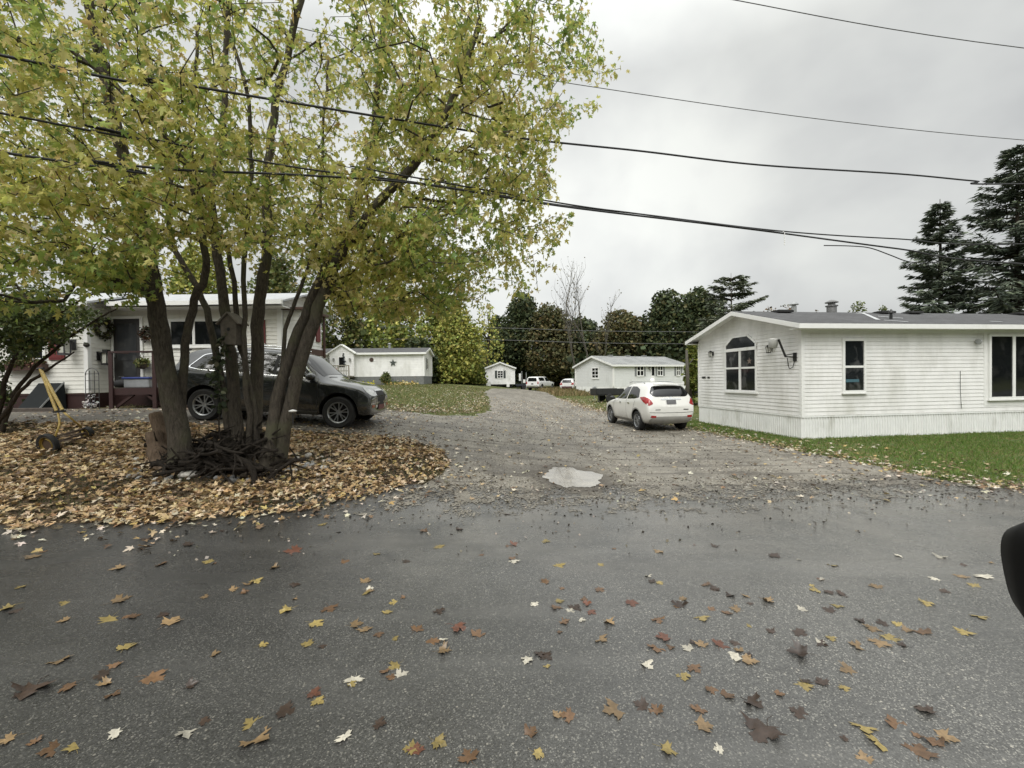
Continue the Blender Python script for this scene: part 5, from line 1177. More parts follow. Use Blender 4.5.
m = MB(); m.lathe([(.14, -.05), (.13, .05), (.06, .12), (.05, zz-.25), (.11, zz-.17), (.12, zz-.12)], 12); m.build('pedestal', mat('concrete', (.25, .24, .22), .8), po, smooth=40)
m = MB(); m.ball((0, 0, zz), .15, 18, 12); m.build('ball', mat('mottled_ball', (.22, .21, .19), .35, var=.6, scale=9), po, smooth=180)
# ------------------------------------------------------------------ push mower on the leaf bed
def at_z(px_, py_, Yv): return at(px_, py_, Yv)
b0 = ground(48, 451.5); Ym = b0.y
mw = thing('reel_mower', 'old yellow push reel mower left standing on the fallen leaves', 'mower', b0)
YEL = mat('worn_yellow', (.42, .30, .08), .5, var=.3, scale=20, dirt=(.07, .05, .03)); RUB = mat('rubber', (.014, .014, .014), .8, var=.3)
MM = Matrix.Translation(-b0)
c1 = at(48, 444.5, Ym); c2 = ground(87, 439)+Vector((0, 0, .12)); ax = (c2-c1).normalized()
def mwheel(c, r, tilt=0):
    q = ax.to_track_quat('Z', 'Y').to_matrix().to_4x4(); M_ = Matrix.Translation(c-b0) @ q
    m = MB(); m.lathe([(r*.70, -.035), (r*.95, -.045), (r, -.03), (r, .03), (r*.95, .045), (r*.70, .035)], 22, M_, False); w_ = m.build('wheel', RUB, mw, smooth=40)
    m = MB(); m.lathe([(r*.70, -.036), (r*.74, -.030), (r*.74, .036), (r*.70, .046), (r*.54, .046), (r*.52, .0), (r*.52, -.03)], 20, M_, False); m.build('rim', YEL, w_, smooth=40)
    m = MB(); m.lathe([(r*.56, -.01), (r*.56, .012), (r*.2, .015), (r*.18, .05), (.01, .052)], 18, M_); m.build('hub', mat('rusty_steel', (.07, .045, .03), .6, var=.4), w_, smooth=40)
mwheel(c1, 11.2*Ym/F); mwheel(c2, .12)
m = MB(MM); pa, pb = c1+ax*.06, c2-ax*.06
for k in range(5):
    pts = []
    for i in range(9):
        f = i/8; a = 2*PI*k/5+f*1.2; n1 = Vector((0, 0, 1)); n2 = ax.cross(n1).normalized(); n1 = n2.cross(ax); pts.append(pa.lerp(pb, f)+n1*.075*math.cos(a)+n2*.075*math.sin(a))
    m.tube(pts, .010, 4)
m.tube([pa, pb], .018, 6); m.tube([pa+Vector((0, 0, .1)), pb+Vector((0, 0, .1))], .016, 6); m.build('reel', mat('rusty_steel', (.07, .045, .03), .6, var=.4), mw)
m = MB(MM); top = at(40.5, 369, Ym+.25)
for (xa, ya), lower in (((56.5, 411), [(58, 413), (59, 424), (56.5, 437)]), ((62.5, 410), [(64, 413), (73, 420), (80, 426), (86, 434)])):
    q = at(xa, ya, Ym+.08); m.tube([top+Vector((0, .0, 0)), q], .025, 7)
j1 = [at(58, 413, Ym+.08), at(59.5, 423, Ym+.04), at(57, 432, Ym), c1+ax*.07]; j2 = [at(63.5, 412, Ym+.08), at(73, 420, Ym+.12), at(81, 427, c2.y-.02), c2-ax*.07]
for j in (j1, j2): m.tube(smooth_path(j, 4), .017, 6)
m.build('handle', YEL, mw, smooth=50)
m = MB(MM); m.bar(at(54, 412, Ym+.08), at(65, 411, Ym+.08), .05, .03); m.tube([top+Vector((-.06, 0, .0)), top+Vector((.06, 0, .01))], .024, 6); m.build('grip', BLK, mw)
# ------------------------------------------------------------------ stump, dead branches, stones at the foot of the maple
DEADW = bark('dead_wood', (.008, .007, .006), (.045, .036, .028)); STUMPM = bark('stump_wood', (.07, .05, .036), (.26, .19, .135))
sp_ = ground(160, 467); stp = thing('tree_stump', 'weathered split stump standing at the left end of the branch pile', 'stump', sp_)
k = sp_.y/F; m = MB()
m.tube(smooth_path([(.10, 0, -.1), (.03, 0, .12), (-.06, .0, 22*k), (-.10, 0, 36*k)], 3), [.20]*3+[.16]*3+[.115]*3+[.10], 9); m.build('trunk', STUMPM, stp, smooth=40)
m = MB(); m.tube(smooth_path([(.06, .12, -.1), (-.04, .16, 18*k), (-.14, .18, 38*k), (-.21, .18, 54*k)], 4), [.15]*4+[.125]*4+[.10]*4+[.085], 9); m.build('split_limb', STUMPM, stp, smooth=40)
m = MB()
for a in (.2, -.4, 1.0): m.tube([(.1, 0, .08), (.1+.35*math.cos(a), -.25*math.sin(a)-.1, .05), (.1+.7*math.cos(a), -.45*math.sin(a)-.1, -.04)], [.09, .06, .03], 7)
m.build('root', STUMPM, stp, smooth=180)
DBM = []
for v_ in range(8):
    m = MB(); L = rnd.uniform(.4, 1.1); n = 8; pts = []; d = Vector((1, 0, 0)); p = Vector((-L/2, 0, 0))
    for i in range(n+1): pts.append(p); d = (d+Vector((0, rnd.gauss(0, .11), rnd.gauss(0, .11)))).normalized(); p = p+d*L/n
    r0 = rnd.uniform(.014, .042); m.tube(pts, [r0*(1-.6*i/n) for i in range(n+1)], 7)
    for q in range(6):
        i = rnd.randrange(1, n-1); dd = Vector((rnd.uniform(-.3, 1), rnd.uniform(-1, 1), rnd.uniform(-.3, 1))).normalized()*rnd.uniform(.15, .4); m.tube([pts[i], pts[i]+dd*.5+Vector((0, 0, .02)), pts[i]+dd], [r0*.5, r0*.4, .006], 5)
    me_ = m.mesh('dead_branch', 35); me_.materials.append(DEADW); DBM.append(me_)
for i in range(95):
    f = rnd.random(); px_ = 166+108*f; gp_ = ground(px_, 458-10*f*0); Yb = 6.95+rnd.uniform(-.18, .75)
    x = at(px_, 440, Yb).x; ht = .0+.46*math.exp(-((px_-236)/55)**2)*rnd.random()**.7
    o = bpy.data.objects.new('dead_branch', DBM[rnd.randrange(8)]); col.objects.link(o); o.location = (x, Yb, gz(x, Yb)+ht+.03); o.rotation_euler = (rnd.uniform(0, 6.28), rnd.gauss(0, .18), rnd.gauss(0, .40)+(PI if rnd.random() < .5 else 0))
    tag(o, 'dark dead branch lying in the pile between the maple trunks', 'branch', 'dark dead branches piled between the trunks')
pr = ground(250, 462); lg = MB(); lg.tube(smooth_path([(-.25, -.05, .34), (-.05, -.1, .30), (.12, -.16, .16), (.17, -.2, -.05)], 4), [.045]*4+[.05]*4+[.045]*4+[.035], 9); o = lg.build('root_limb', DEADW, None, smooth=180); o.location = (at(247, 460, 6.75).x, 6.85, gz(-4.2, 6.85)); tag(o, 'thick bent dark root curling over the front of the branch pile', 'root')
STM = []
for v_ in range(7):
    m = MB(); m.ball((0, 0, .2), (.5, .38, .30), 12, 8, .12); me_ = m.mesh('stone', 180); STM.append(me_)
SC = [mat('pale_stone', (.42, .40, .36), .7, var=.3, scale=5), mat('grey_stone', (.20, .20, .195), .7, var=.3, scale=5), mat('brown_stone', (.15, .12, .09), .75, var=.3, scale=5)]
STV = {}
for v_ in range(7):
    for c_ in range(3): q = STM[v_].copy(); q.materials.append(SC[c_]); STV[v_, c_] = q
nm = ['pale', 'grey', 'brown']
for i in range(150):
    f = rnd.random(); px_ = 128+205*f; py_ = 472+rnd.gauss(0, 7)-8*max(0, f-.5)*2
    c_ = rnd.choices([0, 1, 2], [3, 4, 3])[0]; q = ground(px_, py_); s_ = rnd.uniform(.05, .14)
    o = bpy.data.objects.new('stone', STV[rnd.randrange(7), c_]); col.objects.link(o); o.location = (q.x, q.y, q.z+.005); o.scale = (s_, s_, s_*rnd.uniform(.7, 1.2)); o.rotation_euler = (rnd.gauss(0, .2), rnd.gauss(0, .2), rnd.uniform(0, 6.28))
    side = 'left of' if f < .3 else 'in front of' if f < .7 else 'right of'
    tag(o, f'small {nm[c_]} stone among leaves {side} the branch pile', 'stone', 'stones edging the foot of the maple')
for px_, py_, s_, c_, lb in ((189, 477, .30, 0, 'large cream stone, biggest one in front of the branch pile'), (197, 472, .26, 1, 'large grey rounded stone behind the big cream stone')):
    q = ground(px_, py_); o = bpy.data.objects.new('stone', STV[1 if c_ else 3, c_]); col.objects.link(o); o.location = (q.x, q.y, q.z); o.scale = (s_, s_, s_*.75 if not c_ else s_*1.0); o.rotation_euler = (0, 0, .3); tag(o, lb, 'stone', 'stones edging the foot of the maple')
# birdhouse, vine, pale light on the trunk
Yt = 7.32; bh = thing('birdhouse', 'grey wooden birdhouse fixed among the maple trunks', 'birdhouse', at(233, 345, Yt)); k = Yt/F
m = MB(); m.prism([(-7*k, 0), (7*k, 0), (8*k, 22*k), (0, 30*k), (-8*k, 22*k)], -.11, .11, lambda u, v, d: (u, d, v)); m.build('box', mat('grey_wood', (.10, .085, .068), .85, var=.3, scale=14), bh)
m = MB(); 
for sx_ in (-1, 1): m.bar((sx_*11*k, 0, 20*k), (0, 0, 31.5*k), .02, .30, up=(0, 1, 0)); 
m.v = [(x, y, z) for x, y, z in m.v]; m.build('roof', mat('grey_wood2', (.13, .115, .095), .85, var=.3), bh)
m = MB(); m.lathe([(.028, 0), (.028, .004)], 14, Matrix.Translation((0, -.1115, 15*k)) @ Matrix.Rotation(R(90), 4, 'X')); m.build('entrance_hole', BLK, bh)
vn = thing('climbing_vine', 'leafy vine climbing the central dark maple trunk', 'vine', ground(221, 452)); vb = vn.location
path = [at(x, y, 7.28) for x, y in ((221, 448), (219, 420), (223, 395), (218, 372), (222, 352), (226, 338))]; path = smooth_path(path, 5)
m = MB(Matrix.Translation(-vb)); m.tube(path, .012, 5); m.build('stem', DEADW, vn)
P = np.array([tuple(rnd.choice(path[8:])-vb+Vector((rnd.gauss(0, .05), -.05+rnd.gauss(0, .04), rnd.gauss(0, .05)))) for _ in range(150)]); Xa, Ya = rand_axes(150, .8, .1); instances('foliage', LEAF_O, P, Xa, Ya, rng.uniform(.06, .12, 150), palette(150, [(.05, .065, .03), (.10, .10, .06), (.03, .04, .02)], [3, 1, 2]), leafmat('vine_leaves', .2), vn)
lt = thing('garden_light', 'small pale flat-topped garden light beside the right leaning trunk', 'light', at(293, 424, 7.0)); m = MB(); m.tube([(0, 0, 0), (0, 0, .20)], .012, 6); m.build('stake', BLK, lt); m = MB(); m.lathe([(.02, .19), (.06, .20), (.065, .21), (.03, .225), (.01, .23)], 16); m.build('cap', TRIM, lt, smooth=40)
# ------------------------------------------------------------------ overhead cables
WIRE = mat('cable_black', (.012, .012, .013), .6); WIREG = mat('cable_grey', (.10, .10, .10), .5)
def cable(pts, rad, label, m_=WIRE, name='overhead_cable', ext=True):
    """pts: (pixel x, pixel y, distance) samples on the cable"""
    P = [at(x, y, Y) for x, y, Y in pts]
    if ext: P = [P[0]+(P[0]-P[1]).normalized()*14+Vector((0, 0, 1.2))]+P+[P[-1]+(P[-1]-P[-2]).normalized()*14+Vector((0, 0, .8))]
    m = MB(); m.tube(smooth_path(P, 8), rad, 7); o = m.build(name, m_, None, smooth=180); tag(o, label, 'cable', 'overhead cables above the road'); return o
def Yc(x, a=5.2, b=9.6): return a+(b-a)*x/1024
def cab(pts, a, b): return [(x, y, Yc(x, a, b)) for x, y in pts]
cable(cab([(0, 55), (150, 79), (300, 104), (512, 137), (640, 151), (760, 165), (900, 174), (975, 181), (1024, 184)], 4.6, 9.4), .016, 'thick black cable, second highest thick line, ending in a thinner tail at right')
cable(cab([(0, 113), (85, 125), (180, 145), (300, 168), (420, 183), (560, 205), (640, 214), (780, 231), (900, 239), (1024, 244)], 4.9, 9.8), .013, 'thin black cable running just above the lowest thick cable')
cable(cab([(0, 152), (92, 161), (180, 170), (300, 175), (420, 184), (560, 206), (700, 223), (780, 233), (900, 249), (1024, 264)], 4.8, 9.2), .0155, 'lowest thick black cable crossing the maple and the right roof')
cable([(350, 166, 6.4), (560, 203, 7.2), (640, 214, 7.6), (760, 230, 8.0), (782, 233, 8.1), (830, 240, 8.3)], .012, 'short cable lashed to the lowest thick cable near the tree', ext=False)
cable([(824, 245.5, 8.5), (850, 246, 8.55), (870, 248, 8.6), (890, 255, 8.7), (906, 261, 8.8), (922, 263, 8.9), (940, 262, 9.0)], .010, 'short drooping spur hanging below the lowest cable at right', ext=False)
cable(cab([(300, 28), (660, 97), (1024, 140)], 8.4, 12.0), .009, 'thin grey wire leaving the tree and crossing the open sky', WIREG)
cable(cab([(600, -31), (735, 0), (1024, 48)], 7.5, 9.8), .009, 'topmost thin grey wire in the upper right sky', WIREG)
m = MB(); a = at(784.5, 233, 8.1); m.tube([a+Vector((-.03, 0, .03)), a, a+Vector((0, 0, -.22))], .008, 5); o = m.build('cable_tie', TRIM, None); tag(o, 'pale tie end hanging from the lowest thick cable', 'tie')
for k_, (y0_, y1_) in enumerate(((328, 332), (340, 344))):
    P = [at(380, y0_-1, 56), at(500, y0_, 57), at(600, y1_-1, 58), at(720, y1_, 59)]; m = MB(); m.tube(smooth_path(P, 5), .035, 5); o = m.build('far_power_line', WIREG, None); tag(o, ['upper', 'lower'][k_]+' of two faint wires across the dark far trees', 'cable', 'faint wires before the far trees')
# ------------------------------------------------------------------ door mirror of the car the picture is taken from
Yv = .66; c_ = at(1071, 589, Yv); mr = thing('door_mirror', 'black car door mirror cut off by the right edge of the picture', 'mirror', c_)
hw = 46*Yv/F; hh = 70*Yv/F; m = MB(); prof = []
for i in range(40):
    a = 2*PI*i/40; ca, sa = math.cos(a), math.sin(a); prof.append((abs(ca)**.62*math.copysign(1, ca), abs(sa)**.72*math.copysign(1, sa)))
lay = [(-.055, .50), (-.050, .86), (-.03, .97), (0, 1.0), (.03, .93), (.06, .72), (.075, .4)]
vs = [(hw*s_*u+(.015*(1-v) if u < 0 else 0), yy, hh*s_*v) for yy, s_ in lay for u, v in prof]; n = 40
fs_ = [(i*n+j, i*n+(j+1) % n, (i+1)*n+(j+1) % n, (i+1)*n+j) for i in range(len(lay)-1) for j in range(n)]+[tuple(range(n)), tuple((len(lay)-1)*n+j for j in range(n))]
m.add(vs, fs_); m.build('housing', mat('mirror_plastic', (.0035, .0035, .004), .55, var=.05, spec=.25), mr, smooth=60)
m = MB(); m.add([(hw*.80*u, -.0575, hh*.80*v) for u, v in prof], [tuple(range(n))]); m.build('glass', mat('mirror_glass', (.02, .022, .025), .03, metal=0), mr)
m = MB(); m.tube([(.05, .0, -.06), (.14, -.05, -.075), (.28, -.12, -.09)], [.03, .035, .045], 10); m.build('arm', mat('mirror_plastic', (.0035, .0035, .004), .55), mr, smooth=180)
# ------------------------------------------------------------------ cars
def paint(name, c, rough=.32, coat=.8, metal=0.):
    m, t, p = newmat(name); g = t.new('ShaderNodeTexCoord').outputs['Object']; n = t.noise(g, 2.5, 6, .65); s = t.new('ShaderNodeSeparateXYZ'); t.ln(g, s.inputs[0])
    low = t.ramp(s.outputs[2], .75, .30, 0, .5); d = t.math('MULTIPLY', t.ramp(n, .35, .65), low)
    t.ln(t.mix(d, c, (.16, .14, .12)), p.inputs['Base Color']); p.inputs['Roughness'].default_value = rough; p.inputs['Metallic'].default_value = metal
    p.inputs['Coat Weight'].default_value = coat; p.inputs['Coat Roughness'].default_value = .04; return m
WHITEP = paint('pearl_white_paint', (.74, .735, .70), .32); DARKP = paint('charcoal_paint', (.012, .014, .014), .22, 1.0, .0); WHITE2 = paint('plain_white_paint', (.72, .72, .71), .4)
CHROME = mat('chrome', (.62, .63, .64), .12, metal=1., var=.05); TYRE = mat('tyre_rubber', (.016, .016, .016), .82, var=.3); ALLOY = mat('alloy', (.34, .35, .36), .32, metal=.7, var=.1)
CARG = mat('car_glass', (.006, .007, .008), .04, var=.05, spec=.6); REDL = mat('tail_lamp', (.30, .012, .014), .15, var=.2, coat=.6); CLEARL = mat('headlamp', (.50, .51, .51), .12, var=.35, scale=14, coat=.8); AMBER = mat('amber_reflector', (.30, .07, .02), .3)
CLAD = mat('grey_cladding', (.10, .10, .095), .6, var=.2); ARCHD = mat('arch_dark', (.006, .006, .006), .9); SEAM = mat('seam_dark', (.012, .012, .012), .7); PLATE = mat('plate_grey', (.12, .12, .125), .5, var=.3, scale=18); LOWER = mat('silver_lower', (.30, .295, .275), .45, var=.12)
ZF = lambda z: z if z < 1.2 else 1.2+(z-1.2)*.94
class Car:
    def __init__(s, name, label, st, paint_, wheels, R_, arch, track, tyre_w=.235, cat='car', group='parked cars'):
        s.root = thing(name, label, cat, (0, 0, 0), 0, group); s.paint = paint_
        m = MB(); n = len(st); K = 9; ring = []
        for (x, zb, wl, zbt, wb, zt, wt) in st:
            wm = max(wl, wb)+.012; zs = max(zt-.10, zbt+.62*(zt-zbt))
            h = [(0, zb), (wl*.82, zb), (wl, zb+.09), (wm, zb+(zbt-zb)*.55), (wb, zbt-.03), (wb*.975, zbt+.03*(zt-zbt)/.5+.005), (wt+.02, zs), (wt*.80, zt-.012), (0, zt+.008)]
            ring.append([(x, y, z) for y, z in h]+[(x, -y, z) for y, z in h[-2:0:-1]])
        rn = len(ring[0]); vs = [p for r in ring for p in r]
        fs = [(i*rn+j, i*rn+(j+1) % rn, (i+1)*rn+(j+1) % rn, (i+1)*rn+j) for i in range(n-1) for j in range(rn)]
        def cap(o): return [(o+j, o+j+1, o+rn-j-1, o+(rn-j) % rn) if j else (o, o+1, o+rn-1) for j in range(0, K-2)]+[(o+K-2, o+K-1, o+K)]
        fs += cap(0)+[f[::-1] for f in cap((n-1)*rn)]
        m.add(vs, fs); me = m.mesh('body'); tmp = bpy.data.objects.new('tmp_body', me); col.objects.link(tmp)
        md = tmp.modifiers.new('sub', 'SUBSURF'); md.levels = 3; md.render_levels = 3
        dg = bpy.context.evaluated_depsgraph_get(); ev = tmp.evaluated_get(dg); smooth = bpy.data.meshes.new_from_object(ev)
        bm = bmesh.new(); bm.from_mesh(smooth); s.bvh = BVHTree.FromBMesh(bm); bm.free()
        tmp.modifiers.clear(); tmp.data = smooth; smooth.materials.clear(); smooth.materials.append(paint_); smooth.materials.append(ARCHD)
        cm = MB(); 
        for x in wheels:
            for sd in (-1, 1): cm.lathe([(arch, -.17), (arch, .35)], 40, Matrix.Translation((x, sd*(track), R_+.015)) @ Matrix.Rotation(R(-90*sd), 4, 'X'))
        cme = cm.mesh('cut'); cme.materials.append(paint_); cme.materials.append(ARCHD); cme.polygons.foreach_set('material_index', [1]*len(cme.polygons))
        cut = bpy.data.objects.new('tmp_cut', cme); col.objects.link(cut)
        b = tmp.modifiers.new('b', 'BOOLEAN'); b.operation = 'DIFFERENCE'; b.object = cut; b.solver = 'EXACT'
        dg = bpy.context.evaluated_depsgraph_get(); fin = bpy.data.meshes.new_from_object(tmp.evaluated_get(dg))
        bpy.data.objects.remove(tmp); bpy.data.objects.remove(cut); fin.shade_smooth(); fin.set_sharp_from_angle(angle=R(42))
        if len(fin.materials) < 2 or fin.materials[1] is None: fin.materials.clear(); fin.materials.append(paint_); fin.materials.append(ARCHD)
        s.body = link('body', fin, None, s.root)
        for x in wheels:
            for sd in (-1, 1): s.wheel(x, sd*track, R_, tyre_w, sd)
    def wheel(s, x, y, r, w_, sd):
        M_ = Matrix.Translation((x, y, r)) @ Matrix.Rotation(R(-90*sd), 4, 'X'); h = w_/2; rr = r*.66
        m = MB(); m.lathe([(.05, -h*.6), (rr*.9, -h*.6), (rr*.98, -h*.5), (rr*.98, h*.45), (rr*.9, h*.2), (.03, h*.25)], 28, M_); wh = m.build('wheel', ARCHD, s.root)
        m = MB(); m.lathe([(rr, -h*.9), (r*.9, -h), (r*.985, -h*.75), (r, -h*.3), (r, h*.3), (r*.985, h*.75), (r*.9, h), (rr, h*.9), (rr*.99, h*.5), (rr*.99, -h*.5), (rr, -h*.9)], 36, M_, False); m.build('tyre', TYRE, wh, smooth=50)
        m = MB(); m.lathe([(rr*.93, h*.55), (rr*1.0, h*.9), (rr*.99, h*.95), (rr*.90, h*.80), (rr*.88, h*.5)], 36, M_, False); m.lathe([(.02, h*.70), (rr*.2, h*.72), (rr*.24, h*.6), (rr*.26, h*.3)], 16, M_)
        for k in range(6):
            for q in (-.17, .17):
                a = 2*PI*k/6+.3; p0 = M_ @ Vector((math.cos(a+q*.4)*rr*.2, math.sin(a+q*.4)*rr*.2, h*.62)); p1 = M_ @ Vector((math.cos(a+q*1.15)*rr*.92, math.sin(a+q*1.15)*rr*.92, h*.70)); m.bar(p0, p1, rr*.085, .03, up=(0, 1, 0))
        m.build('rim', ALLOY, wh, smooth=40)
    def proj(s, u, v, ax):
        d = Vector((math.cos(ax), math.sin(ax), 0)); pu = Vector((-math.sin(ax), math.cos(ax), 0))   # looking from direction d back at the car
        o = d*8+pu*u+Vector((0, 0, v)); h = s.bvh.ray_cast(o, -d)
        return (h[0], h[1]) if h[0] is not None else (None, None)
    def top(s, x, y):
        h = s.bvh.ray_cast(Vector((x, y, 6)), Vector((0, 0, -1))); return (h[0], h[1]) if h[0] is not None else (None, None)
    def patch(s, poly, ax, off, m_, name, parent=None, sp=.07, th=0, rnd_=0, label=None):
        """poly in (u, z) seen from direction ax (radians; 'top' for (x, y) from above), laid on the body"""
        poly = [Vector(p) for p in poly]
        if rnd_:
            q = []
            n = len(poly)
            for i in range(n):
                a, b, c = poly[i-1], poly[i], poly[(i+1) % n]; la, lc = min(rnd_, (a-b).length*.45), min(rnd_, (c-b).length*.45); p0 = b+(a-b).normalized()*la; p1 = b+(c-b).normalized()*lc
                for k in range(4): u = k/3; q.append(p0*(1-u)**2+b*2*u*(1-u)+p1*u*u)
            poly = q
        out = []
        for a, b in zip(poly, poly[1:]+poly[:1]):
            k = max(1, int((b-a).length/sp))
            out += [a+(b-a)*i/k for i in range(k)]
        xs = [p.x for p in out]; ys = [p.y for p in out]; n = len(out); ex = []
        gxx = np.arange(min(xs)+sp*.5, max(xs), sp); gyy = np.arange(min(ys)+sp*.5, max(ys), sp)
        for x in gxx:
            for y in gyy:
                if inpoly(x, y, out) and min((p-Vector((x, y))).length for p in out) > sp*.35: ex.append(Vector((x, y)))
        r = delaunay_2d_cdt(out+ex, [], [list(range(n))], 1, 1e-6); vs = []; ok = []
        for p in r[0]:
            h, nn = s.top(p.x, p.y) if ax == 'top' else s.proj(p.x, p.y, ax)
            ok.append(h is not None); vs.append(h+nn*off if h is not None else Vector((0, 0, 0)))
        m = MB(); m.add(vs, [f for f in r[2] if all(ok[i] for i in f)]); o = m.build(name, m_, parent or s.body, smooth=60)
        # face outwards
        return o
    def strip(s, pl, w_, ax, off, m_, name, parent=None):
        pl = [Vector(p) for p in pl]; L, Rr = [], []
        for i, p in enumerate(pl):
            d = (pl[min(i+1, len(pl)-1)]-pl[max(i-1, 0)]).normalized(); nn = Vector((-d.y, d.x))*w_/2; L.append(p+nn); Rr.append(p-nn)
        return s.patch(L+Rr[::-1], ax, off, m_, name, parent, sp=.05)
    def place(s, rear, front, side, track, wx_r, wx_f):
        """rear, front: ground contacts of the two wheels on one side (side=+1 left, -1 right)"""
        x = (front-rear).normalized(); y = Vector((0, 0, 1)).cross(x).normalized(); z = x.cross(y)
        sc_ = (front-rear).length/(wx_f-wx_r); mid = rear-x*wx_r*sc_-y*side*track*sc_; s.root.scale = (sc_,)*3; print(s.root.name, 'wheelbase', (front-rear).length, 'vs', wx_f-wx_r)
        M_ = Matrix((x, y, z)).transposed(); s.root.location = mid; s.root.rotation_euler = M_.to_euler()
# ---- dark crossover on the drive
st = [(-2.54, .60, .66, .80, .72, .93, .55), (-2.50, .46, .84, .90, .86, 1.10, .70), (-2.40, .36, .92, 1.06, .93, 1.36, .70), (-2.2, .30, .96, 1.12, .965, 1.62, .68), (-1.85, .27, .97, 1.12, .985, 1.755, .69), (-1.1, .25, .97, 1.09, .99, 1.81, .70), (-.2, .25, .97, 1.06, .99, 1.82, .70), (.30, .25, .97, 1.05, .99, 1.78, .69), (.58, .25, .97, 1.04, .985, 1.67, .68), (.84, .25, .97, 1.03, .98, 1.42, .70), (1.10, .25, .97, 1.02, .975, 1.18, .76), (1.30, .26, .97, 1.01, .97, 1.11, .78), (1.95, .28, .96, .96, .955, 1.05, .76), (2.22, .29, .94, .90, .93, 1.00, .72), (2.38, .31, .90, .82, .89, .92, .68), (2.46, .31, .85, .74, .84, .84, .66), (2.52, .38, .72, .64, .72, .76, .58)]
st = [(x if x < 1.49 else 1.49+(x-1.49)*.70, zb, wl, zt_, wb, zz if zz < 1.2 else 1.2+(zz-1.2)*.94, wt) for x, zb, wl, zt_, wb, zz, wt in st]
cr_ = ground(202.5, 421); cf = ground(337, 428.6); wb = (cf-cr_).length
dc = Car('dark_suv', 'charcoal crossover SUV parked on the drive behind the maple trunks', st, DARKP, (-1.55, 1.49), .37, .445, .86, .25)
SR = -PI/2          # right side seen from -y: u = +x
for sd in (-PI/2, PI/2):
    fl = (lambda P: [(x, ZF(z)) for x, z in P]) if sd < 0 else (lambda P: [(-x, ZF(z)) for x, z in P])
    dlo = [(-1.98, 1.215), (-1.71, 1.165), (.88, 1.118), (.90, 1.145), (.52, 1.50), (.2, 1.64), (-.5, 1.69), (-1.34, 1.655), (-1.73, 1.545)]
    dc.patch(fl(dlo), sd, .004, CHROME, 'window_trim', rnd_=.05)
    dc.patch(fl([(-1.955, 1.222), (-1.70, 1.183), (.86, 1.136), (.50, 1.49), (.19, 1.625), (-.5, 1.675), (-1.33, 1.64), (-1.71, 1.535)]), sd, .006, SEAM, 'pillar_trim', rnd_=.05)
    for q in ([(-1.92, 1.235), (-1.68, 1.195), (-1.02, 1.18), (-1.02, 1.63), (-1.33, 1.625), (-1.69, 1.525)], [(-.94, 1.16), (-.06, 1.145), (-.06, 1.665), (-.5, 1.675), (-.94, 1.655)], [(.02, 1.16), (.82, 1.148), (.48, 1.47), (.18, 1.61), (.02, 1.635)]): dc.patch(fl(q), sd, .008, CARG, 'side_window', rnd_=.05)
    for q in ([(-1.0, 1.14), (-1.0, .60), (-1.10, .42)], [(-.02, 1.13), (-.02, .36)], [(.98, 1.08), (1.02, .75), (.98, .42)], [(-.98, .37), (.95, .37)]): dc.strip(fl(q), .014, sd, .003, SEAM, 'door_seam')
    for x in (-.80, .20): dc.strip(fl([(x-.10, .97), (x+.10, .975)]), .045, sd, .022, DARKP, 'door_handle')
    dc.strip(fl([(-1.0, .33), (1.0, .33)]), .10, sd, .010, CLAD, 'sill_trim')
    ar = [(1.49+.47*math.cos(a), .385+.47*math.sin(a)) for a in np.linspace(.0, PI, 22)]; dc.strip(fl(ar), .05, sd, .012, DARKP, 'arch_lip')
    ar = [(-1.55+.47*math.cos(a), .385+.47*math.sin(a)) for a in np.linspace(.0, PI, 22)]; dc.strip(fl(ar), .05, sd, .012, DARKP, 'arch_lip')
    s_ = -1 if sd < 0 else 1
    m = MB(); m.ball((.86, s_*1.06, 1.16), (.11, .12, .085), 14, 8); m.bar((.88, s_*.93, 1.10), (.87, s_*1.03, 1.13), .08, .04); m.build('door_mirror', DARKP, dc.root, smooth=60)
    m = MB(); m.tube([(-1.5, s_*.62, ZF(1.80)), (-1.35, s_*.62, ZF(1.85)), (-.2, s_*.62, ZF(1.865)), (.15, s_*.62, ZF(1.83))], .016, 6); m.build('roof_rail', CHROME, dc.root, smooth=60)
    hd = R(-38) if sd < 0 else R(38); f2 = (lambda P: P) if sd < 0 else (lambda P: [(-u, z) for u, z in P])
    # headlamp seen from the front quarter
    dc.patch(f2([(.62, .985), (.98, .90), (1.04, .84), (.98, .77), (.78, .78), (.60, .88)]), hd, .006, CLEARL, 'headlight', rnd_=.04)
    dc.strip(f2([(.70, .60), (1.10, .61), (1.22, .62)]), .022, hd, .010, CHROME, 'bumper_strip')
    dc.patch(f2([(.78, .50), (.95, .51), (.95, .56), (.78, .57)]), hd, .006, AMBER, 'side_reflector', sp=.05); dc.patch(f2([(1.0, .49), (1.12, .50), (1.12, .56), (1.0, .56)]), hd, .006, CLEARL, 'fog_light', sp=.05)
dc.patch([(-.34, .92), (.34, .92), (.42, .70), (.30, .52), (-.30, .52), (-.42, .70)], 0, .006, CHROME, 'grille', rnd_=.05)
dc.patch([(-.30, .89), (.30, .89), (.37, .70), (.26, .55), (-.26, .55), (-.37, .70)], 0, .010, SEAM, 'grille_mesh', rnd_=.05)
dc.patch([(-.27, .44), (.27, .44), (.27, .56), (-.27, .56)], 0, .02, mat('front_plate', (.12, .03, .03), .5), 'number_plate')
dc.patch([(.50, -.68), (1.05, -.74), (1.05, .74), (.50, .68)], 'top', .006, CARG, 'windscreen', rnd_=.06, sp=.1)
dc.patch([(-.62, 1.20), (.62, 1.20), (.55, ZF(1.60)), (-.55, ZF(1.60))], PI, .006, CARG, 'rear_window', rnd_=.06)
dc.strip([(1.12, -.62), (1.16, -.2)], .02, 'top', .01, SEAM, 'wiper')
